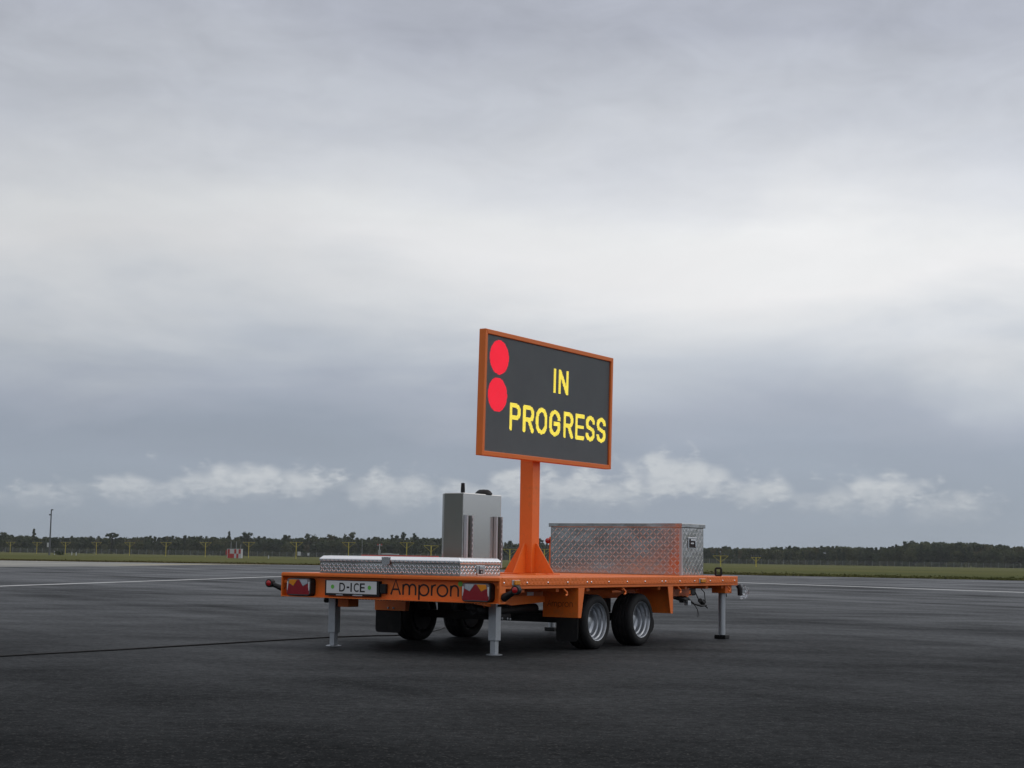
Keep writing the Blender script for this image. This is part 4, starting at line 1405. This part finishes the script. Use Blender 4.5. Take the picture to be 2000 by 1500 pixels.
# ================================================================== TREES
def crown(kind, H, Wd, seed, nleaf):
    """triangles of a crown standing on the origin, H high and Wd wide"""
    r = np.random.default_rng(seed)
    if kind == 'round':
        nc = 44
        th = r.random(nc) * 2 * math.pi
        zz = np.linspace(.20, .88, nc)
        rad = np.sqrt(np.clip(1 - ((zz - .52) / .46) ** 2, .05, 1)) * np.sqrt(r.random(nc)) * .42
        cc = np.stack([np.cos(th) * rad * Wd, np.sin(th) * rad * Wd, zz * H], 1)
        cs = r.uniform(.10, .19, nc) * Wd
    elif kind == 'conifer':
        nc = 30
        zz = np.linspace(.16, .97, nc)
        th = r.random(nc) * 2 * math.pi
        rad = (1.02 - zz) * .42 * r.uniform(.4, 1, nc)
        cc = np.stack([np.cos(th) * rad * Wd, np.sin(th) * rad * Wd, zz * H], 1)
        cs = (.05 + .12 * (1 - zz)) * Wd + .15
    elif kind == 'pine':
        nc = 26
        th = r.random(nc) * 2 * math.pi
        zz = np.linspace(.40, .94, nc)
        rad = r.random(nc) * .40 * (1.15 - zz) * 2.0
        cc = np.stack([np.cos(th) * rad * Wd, np.sin(th) * rad * Wd, zz * H], 1)
        cs = r.uniform(.12, .2, nc) * Wd
    elif kind == 'umbrella':
        nc = 18
        th = r.random(nc) * 2 * math.pi
        rad = np.sqrt(r.random(nc)) * .5
        zz = .96 - rad ** 2 * .55 - r.random(nc) * .05
        cc = np.stack([np.cos(th) * rad * Wd, np.sin(th) * rad * Wd, zz * H], 1)
        cs = r.uniform(.07, .12, nc) * Wd
    elif kind == 'slim':
        nc = 26
        th = r.random(nc) * 2 * math.pi
        zz = np.linspace(.15, .95, nc)
        rad = r.random(nc) * .30 * (1.2 - zz)
        cc = np.stack([np.cos(th) * rad * Wd, np.sin(th) * rad * Wd, zz * H], 1)
        cs = (.10 + .14 * (1 - zz)) * Wd
    else:                              # bush
        nc = 12
        th = r.random(nc) * 2 * math.pi
        rad = np.sqrt(r.random(nc)) * .42
        zz = r.uniform(.15, .8, nc) * (1 - rad * .8)
        cc = np.stack([np.cos(th) * rad * Wd, np.sin(th) * rad * Wd, zz * H], 1)
        cs = r.uniform(.14, .22, nc) * Wd
    which = r.integers(0, nc, nleaf)
    d = r.normal(0, 1, (nleaf, 3))
    d /= np.linalg.norm(d, axis=1)[:, None]
    rad = r.uniform(.15, 1.05, nleaf)[:, None]
    pos = cc[which] + d * rad * cs[which][:, None] * np.array((1, 1, .8))
    size = r.uniform(.30, .78, nleaf)[:, None] * (1.0 if H > 5 else .8)
    a = r.normal(0, 1, (nleaf, 3)); a /= np.linalg.norm(a, axis=1)[:, None]
    b2 = np.cross(a, r.normal(0, 1, (nleaf, 3))); b2 /= np.linalg.norm(b2, axis=1)[:, None]
    tri_ = np.stack([pos + a * size, pos - a * size * .6 + b2 * size * .8, pos - a * size * .6 - b2 * size * .8], 1)
    tri_[:, :, 2] = np.where(tri_[:, :, 2] > H, H - (tri_[:, :, 2] - H), np.maximum(tri_[:, :, 2], .05))
    return tri_, cc


def trunk_mesh(name, H, cc, kind):
    bb = MB()
    topz = {'umbrella': .82, 'pine': .9, 'conifer': .97}.get(kind, .75) * H
    bb.tube([(0, 0, 0), (.1, .05, topz * .5), (0, 0, topz)], .028 * H, 7, r1=.008 * H)
    for c in cc[::3]:
        z0 = max(.12 * H, min(c[2] - .12 * H, topz * .95))
        bb.tube([(0, 0, z0), (c[0] * .6, c[1] * .6, (z0 + c[2]) / 2 + .02 * H), tuple(c)], .010 * H, 5, r1=.003 * H)
    return bb


# picture column -> height of the wood's outline above the horizon, in picture pixels
prof_x = [-300, 0, 28, 50, 90, 110, 140, 165, 195, 245, 270, 330, 400, 430, 515, 545, 590, 670, 710, 755, 835, 860, 985, 1010, 1060, 1200, 1380, 1450, 1500, 1580, 1640, 1700, 1725, 1755, 1790, 1850, 1900, 1930, 1955, 1985, 2000, 2300]
prof_y = [1046, 1048, 1050, 1051, 1053, 1053, 1054, 1054, 1054, 1055, 1054, 1053, 1053, 1054, 1054, 1056, 1056, 1054, 1056, 1057, 1055, 1057, 1064, 1066, 1066, 1068, 1071, 1073, 1071, 1071, 1069, 1073, 1073, 1068, 1062, 1062, 1062, 1066, 1067, 1070, 1070, 1074]


def wood_top(px, D):
    y = np.interp(px, prof_x, prof_y) - np.interp(px, [900, 1300], [6.0, 3.5])
    hz = 1070.2 + .0158 * px
    return CAM_H + (hz - y) / FPX * D


variants = {}
for kind, nl in (('round', 900), ('conifer', 620), ('pine', 520), ('slim', 520), ('bush', 340)):
    variants[kind] = [crown(kind, 10.0 if kind != 'bush' else 3.2, {'round': 8.5, 'conifer': 4.6, 'pine': 5.5, 'slim': 4.0, 'bush': 4.2}[kind], 100 + 7 * i + len(kind), nl) for i in range(5)]
wood = {'leaf': [], 'leaf_dark': [], 'leaf_brown': []}
trunks = MB()
r = np.random.default_rng(5)
for row, (D0, step) in enumerate(((868, 4.6), (877, 4.4), (890, 4.4), (905, 4.4), (924, 4.6), (945, 5.0))):
    x = -345.0
    while x < 345:
        x += step * r.uniform(.6, 1.4)
        D = D0 + r.normal(0, 4)
        px = 1000 + x / D * FPX
        z0 = ground_z(D)
        hgt = wood_top(px, D) - z0
        kind = r.choice(['round', 'conifer', 'pine', 'slim'], p=[.62, .22, .08, .08] if not (230 < px < 560 or 820 < px < 1000) else [.40, .44, .10, .06])
        sc = hgt / 10.0 * (r.uniform(.62, .92) if row < 2 else r.uniform(.92, 1.04))
        if kind == 'conifer':
            sc *= 1.02
        tri_, cc = variants[kind][r.integers(0, 5)]
        a = r.random() * 6.283
        wx = r.uniform(.85, 1.15)
        rot = np.array([[math.cos(a), -math.sin(a), 0], [math.sin(a), math.cos(a), 0], [0, 0, 1]])
        t3 = (tri_ * np.array((wx, wx, 1))) @ rot.T * sc + np.array((x, D, z0 - .3))
        key = 'leaf_dark' if kind in ('conifer', 'pine') or r.random() < .25 else ('leaf_brown' if r.random() < .10 else 'leaf')
        wood[key].append(t3)
        trunks.tube([(x, D, z0 - .4), (x, D, z0 + 7.0 * sc)], .16 * sc, 5, r1=.06)
# undergrowth at the foot of the wood
x = -345.0
while x < 345:
    x += 2.2 * r.uniform(.5, 1.4)
    D = 861 + r.normal(0, 4)
    tri_, cc = variants['bush'][r.integers(0, 5)]
    sc = r.uniform(.55, 1.35)
    a = r.random() * 6.283
    rot = np.array([[math.cos(a), -math.sin(a), 0], [math.sin(a), math.cos(a), 0], [0, 0, 1]])
    wood['leaf' if r.random() < .7 else 'leaf_dark'].append(tri_ @ rot.T * sc + np.array((x, D, ground_z(D) - .2)))
# the woods go on round the airfield, outside the picture
def ring(a0, a1, D0, hmin, hmax, step):
    a = a0
    while a < a1:
        a += step / D0 * r.uniform(.6, 1.4)
        D = D0 + r.normal(0, 6)
        x, y = D * math.sin(a), D * math.cos(a)
        z0 = ground_z(y) if y > 95 else -.1
        kind = r.choice(['round', 'conifer', 'slim'], p=[.6, .3, .1])
        tri_, cc = variants[kind][r.integers(0, 5)]
        sc = r.uniform(hmin, hmax) / 10
        b0 = r.random() * 6.283
        rot = np.array([[math.cos(b0), -math.sin(b0), 0], [math.sin(b0), math.cos(b0), 0], [0, 0, 1]])
        keep = slice(0, None, 2)
        wood['leaf' if kind == 'round' else 'leaf_dark'].append((tri_[keep] * np.array((1, 1, 1))) @ rot.T * sc + np.array((x, y, z0 - .3)))


ring(R(-64), R(-20.5), 890, 9, 13, 5.0)
ring(R(-64), R(-20.5), 905, 10, 14, 5.0)
ring(R(20.5), R(26), 890, 12, 16, 5.0)
ring(R(24), R(120), 890, 12, 17, 7.0)
ring(R(24), R(120), 905, 13, 18, 7.0)
ring(R(-165), R(-62), 330, 11, 16, 4.0)
ring(R(-165), R(-62), 342, 13, 18, 4.0)
for key, lab in (('leaf', 'dense wood of broadleaf trees along the horizon'), ('leaf_dark', 'dark conifers standing among the wood along the horizon'), ('leaf_brown', 'scattered brownish trees within the wood along the horizon')):
    o = bpy.data.objects.new('woodland', tri_mesh('woodland', np.concatenate(wood[key]), M[key]))
    COL.objects.link(o)
    o['kind'] = 'stuff'
    tag(o, lab, 'woodland')
o = trunks.build('woodland_trunks', M['bark'], kind='stuff')
tag(o, 'close set trunks inside the wood along the horizon', 'woodland')

# trees that stand out against the sky
SOLO = [
    (14, 1037.5, 'round', 30, 'leaf', 'broad round tree at the left end of the treeline'),
    (76, 1032.5, 'slim', 15, 'leaf', 'tall narrow tree left of the grey camera pole'),
    (52, 1046, 'round', 18, 'leaf', 'small round tree just left of the tall narrow tree'),
    (228, 1040, 'umbrella', 25, 'leaf_dark', 'flat topped umbrella shaped tree standing above the left treeline'),
    (300, 1046, 'round', 26, 'leaf', 'low rounded tree between the fifth and sixth yellow masts'),
    (455, 1037.5, 'slim', 14, 'leaf', 'thin sparse tree above the red and white hut'),
    (491, 1036.5, 'round', 28, 'leaf_dark', 'dense round dark tree just right of the red and white hut'),
    (566, 1042, 'round', 20, 'leaf', 'pointed rounded tree between the hut and the ninth mast'),
    (613, 1041, 'round', 34, 'leaf', 'wide domed tree right of the ninth yellow mast'),
    (652, 1042, 'round', 24, 'leaf_brown', 'brownish domed tree between the ninth and tenth masts'),
    (690, 1036, 'round', 32, 'leaf', 'tallest domed tree behind the tenth yellow mast'),
    (742, 1046, 'round', 20, 'leaf', 'rounded tree above the pale instrument mast'),
    (776, 1042, 'round', 24, 'leaf_dark', 'dark dense tree left of the eleventh mast'),
    (793, 1038, 'pine', 17, 'leaf_dark', 'tall ragged dark pine behind the eleventh mast'),
    (815, 1040.5, 'pine', 17, 'leaf_dark', 'ragged dark pine just right of the eleventh mast'),
    (1001, 1056, 'pine', 16, 'leaf_dark', 'small ragged pine between the cabinet and the sign post'),
    (1058, 1049, 'round', 26, 'leaf_dark', 'dark rounded tree showing between the sign post and the tall toolbox'),
    (1423, 1065, 'round', 22, 'leaf_dark', 'round dark tree right above the trailer front end'),
    (1544, 1065.5, 'conifer', 26, 'leaf_dark', 'conifer cluster rising above the treeline right of the trailer'),
    (1752, 1063, 'slim', 16, 'leaf', 'narrow tree at the left foot of the tall right hand grove'),
    (1776, 1053.5, 'round', 34, 'leaf_dark', 'large dark round tree at the left end of the tall right hand grove'),
    (1812, 1055.5, 'round', 30, 'leaf_dark', 'second large dark tree in the tall right hand grove'),
    (1842, 1055.5, 'round', 28, 'leaf_dark', 'third dark tree in the tall right hand grove'),
    (1874, 1056.5, 'round', 30, 'leaf_dark', 'fourth dark tree in the tall right hand grove'),
    (1904, 1057.5, 'round', 28, 'leaf_dark', 'fifth dark tree in the tall right hand grove'),
    (1934, 1060.5, 'round', 26, 'leaf_dark', 'sixth dark tree in the tall right hand grove'),
    (1962, 1063, 'round', 26, 'leaf', 'sloping green tree near the right edge of the treeline'),
    (1992, 1066.5, 'round', 24, 'leaf', 'last green tree at the right edge of the photo'),
    (1700, 1078, 'round', 40, 'leaf_dark', 'low dark bushy tree in front of the right hand wood'),
]
for i, (px, py, kind, wpx, key, lab) in enumerate(SOLO):
    D = 893.0 if px < 1700 or px > 1990 else 905.0
    if px == 1700:
        D = 856.0
    z0 = ground_z(D)
    x = w_at(px, D)
    H = CAM_H + (1070.2 + .0158 * px - py) / FPX * D - z0
    Wd = wpx / FPX * D
    nl = int(1300 if kind == 'round' else 520)
    tri_, cc = crown(kind, H, Wd, 900 + i, nl)
    t_ = thing('tree', lab, 'tree', (x, D, z0), 'trees standing out of the wood', in_trailer=False)
    c_o = share('crown', tri_mesh('crown', tri_, M[key]), t_)
    trunk_mesh('trunk', H, cc, kind).build('trunk', M['bark'], t_)
# a lone dark bush in the grass
tri_, cc = crown('bush', 1.5, 3.4, 77, 260)
bu = thing('bush', 'small dark bush in the grass right of the camera pole', 'bush', (w_at(128, 480), 480, ground_z(480)), in_trailer=False)
share('foliage', tri_mesh('foliage', tri_, M['leaf_dark']), bu)
MB().tube([(0, 0, -.1), (0, 0, .8)], .08, 6, r1=.03).build('stem', M['bark'], bu)

# ================================================================== AIR
hz = MB().box(-4200, 4200, -70, 6200, -8.0, 20.5).build('haze', None, kind='stuff')
hm = bpy.data.materials.new('thin_haze')
hm.use_nodes = True
ht_ = hm.node_tree
ht_.nodes.clear()
pv = ht_.nodes.new('ShaderNodeVolumePrincipled')
pv.inputs['Color'].default_value = (.93, .96, 1.0, 1)
pv.inputs['Density'].default_value = 0.00009
mo = ht_.nodes.new('ShaderNodeOutputMaterial')
ht_.links.new(pv.outputs[0], mo.inputs['Volume'])
hz.data.materials.clear()
hz.data.materials.append(hm)
tag(hz, 'thin pale haze over the whole airfield', 'haze')
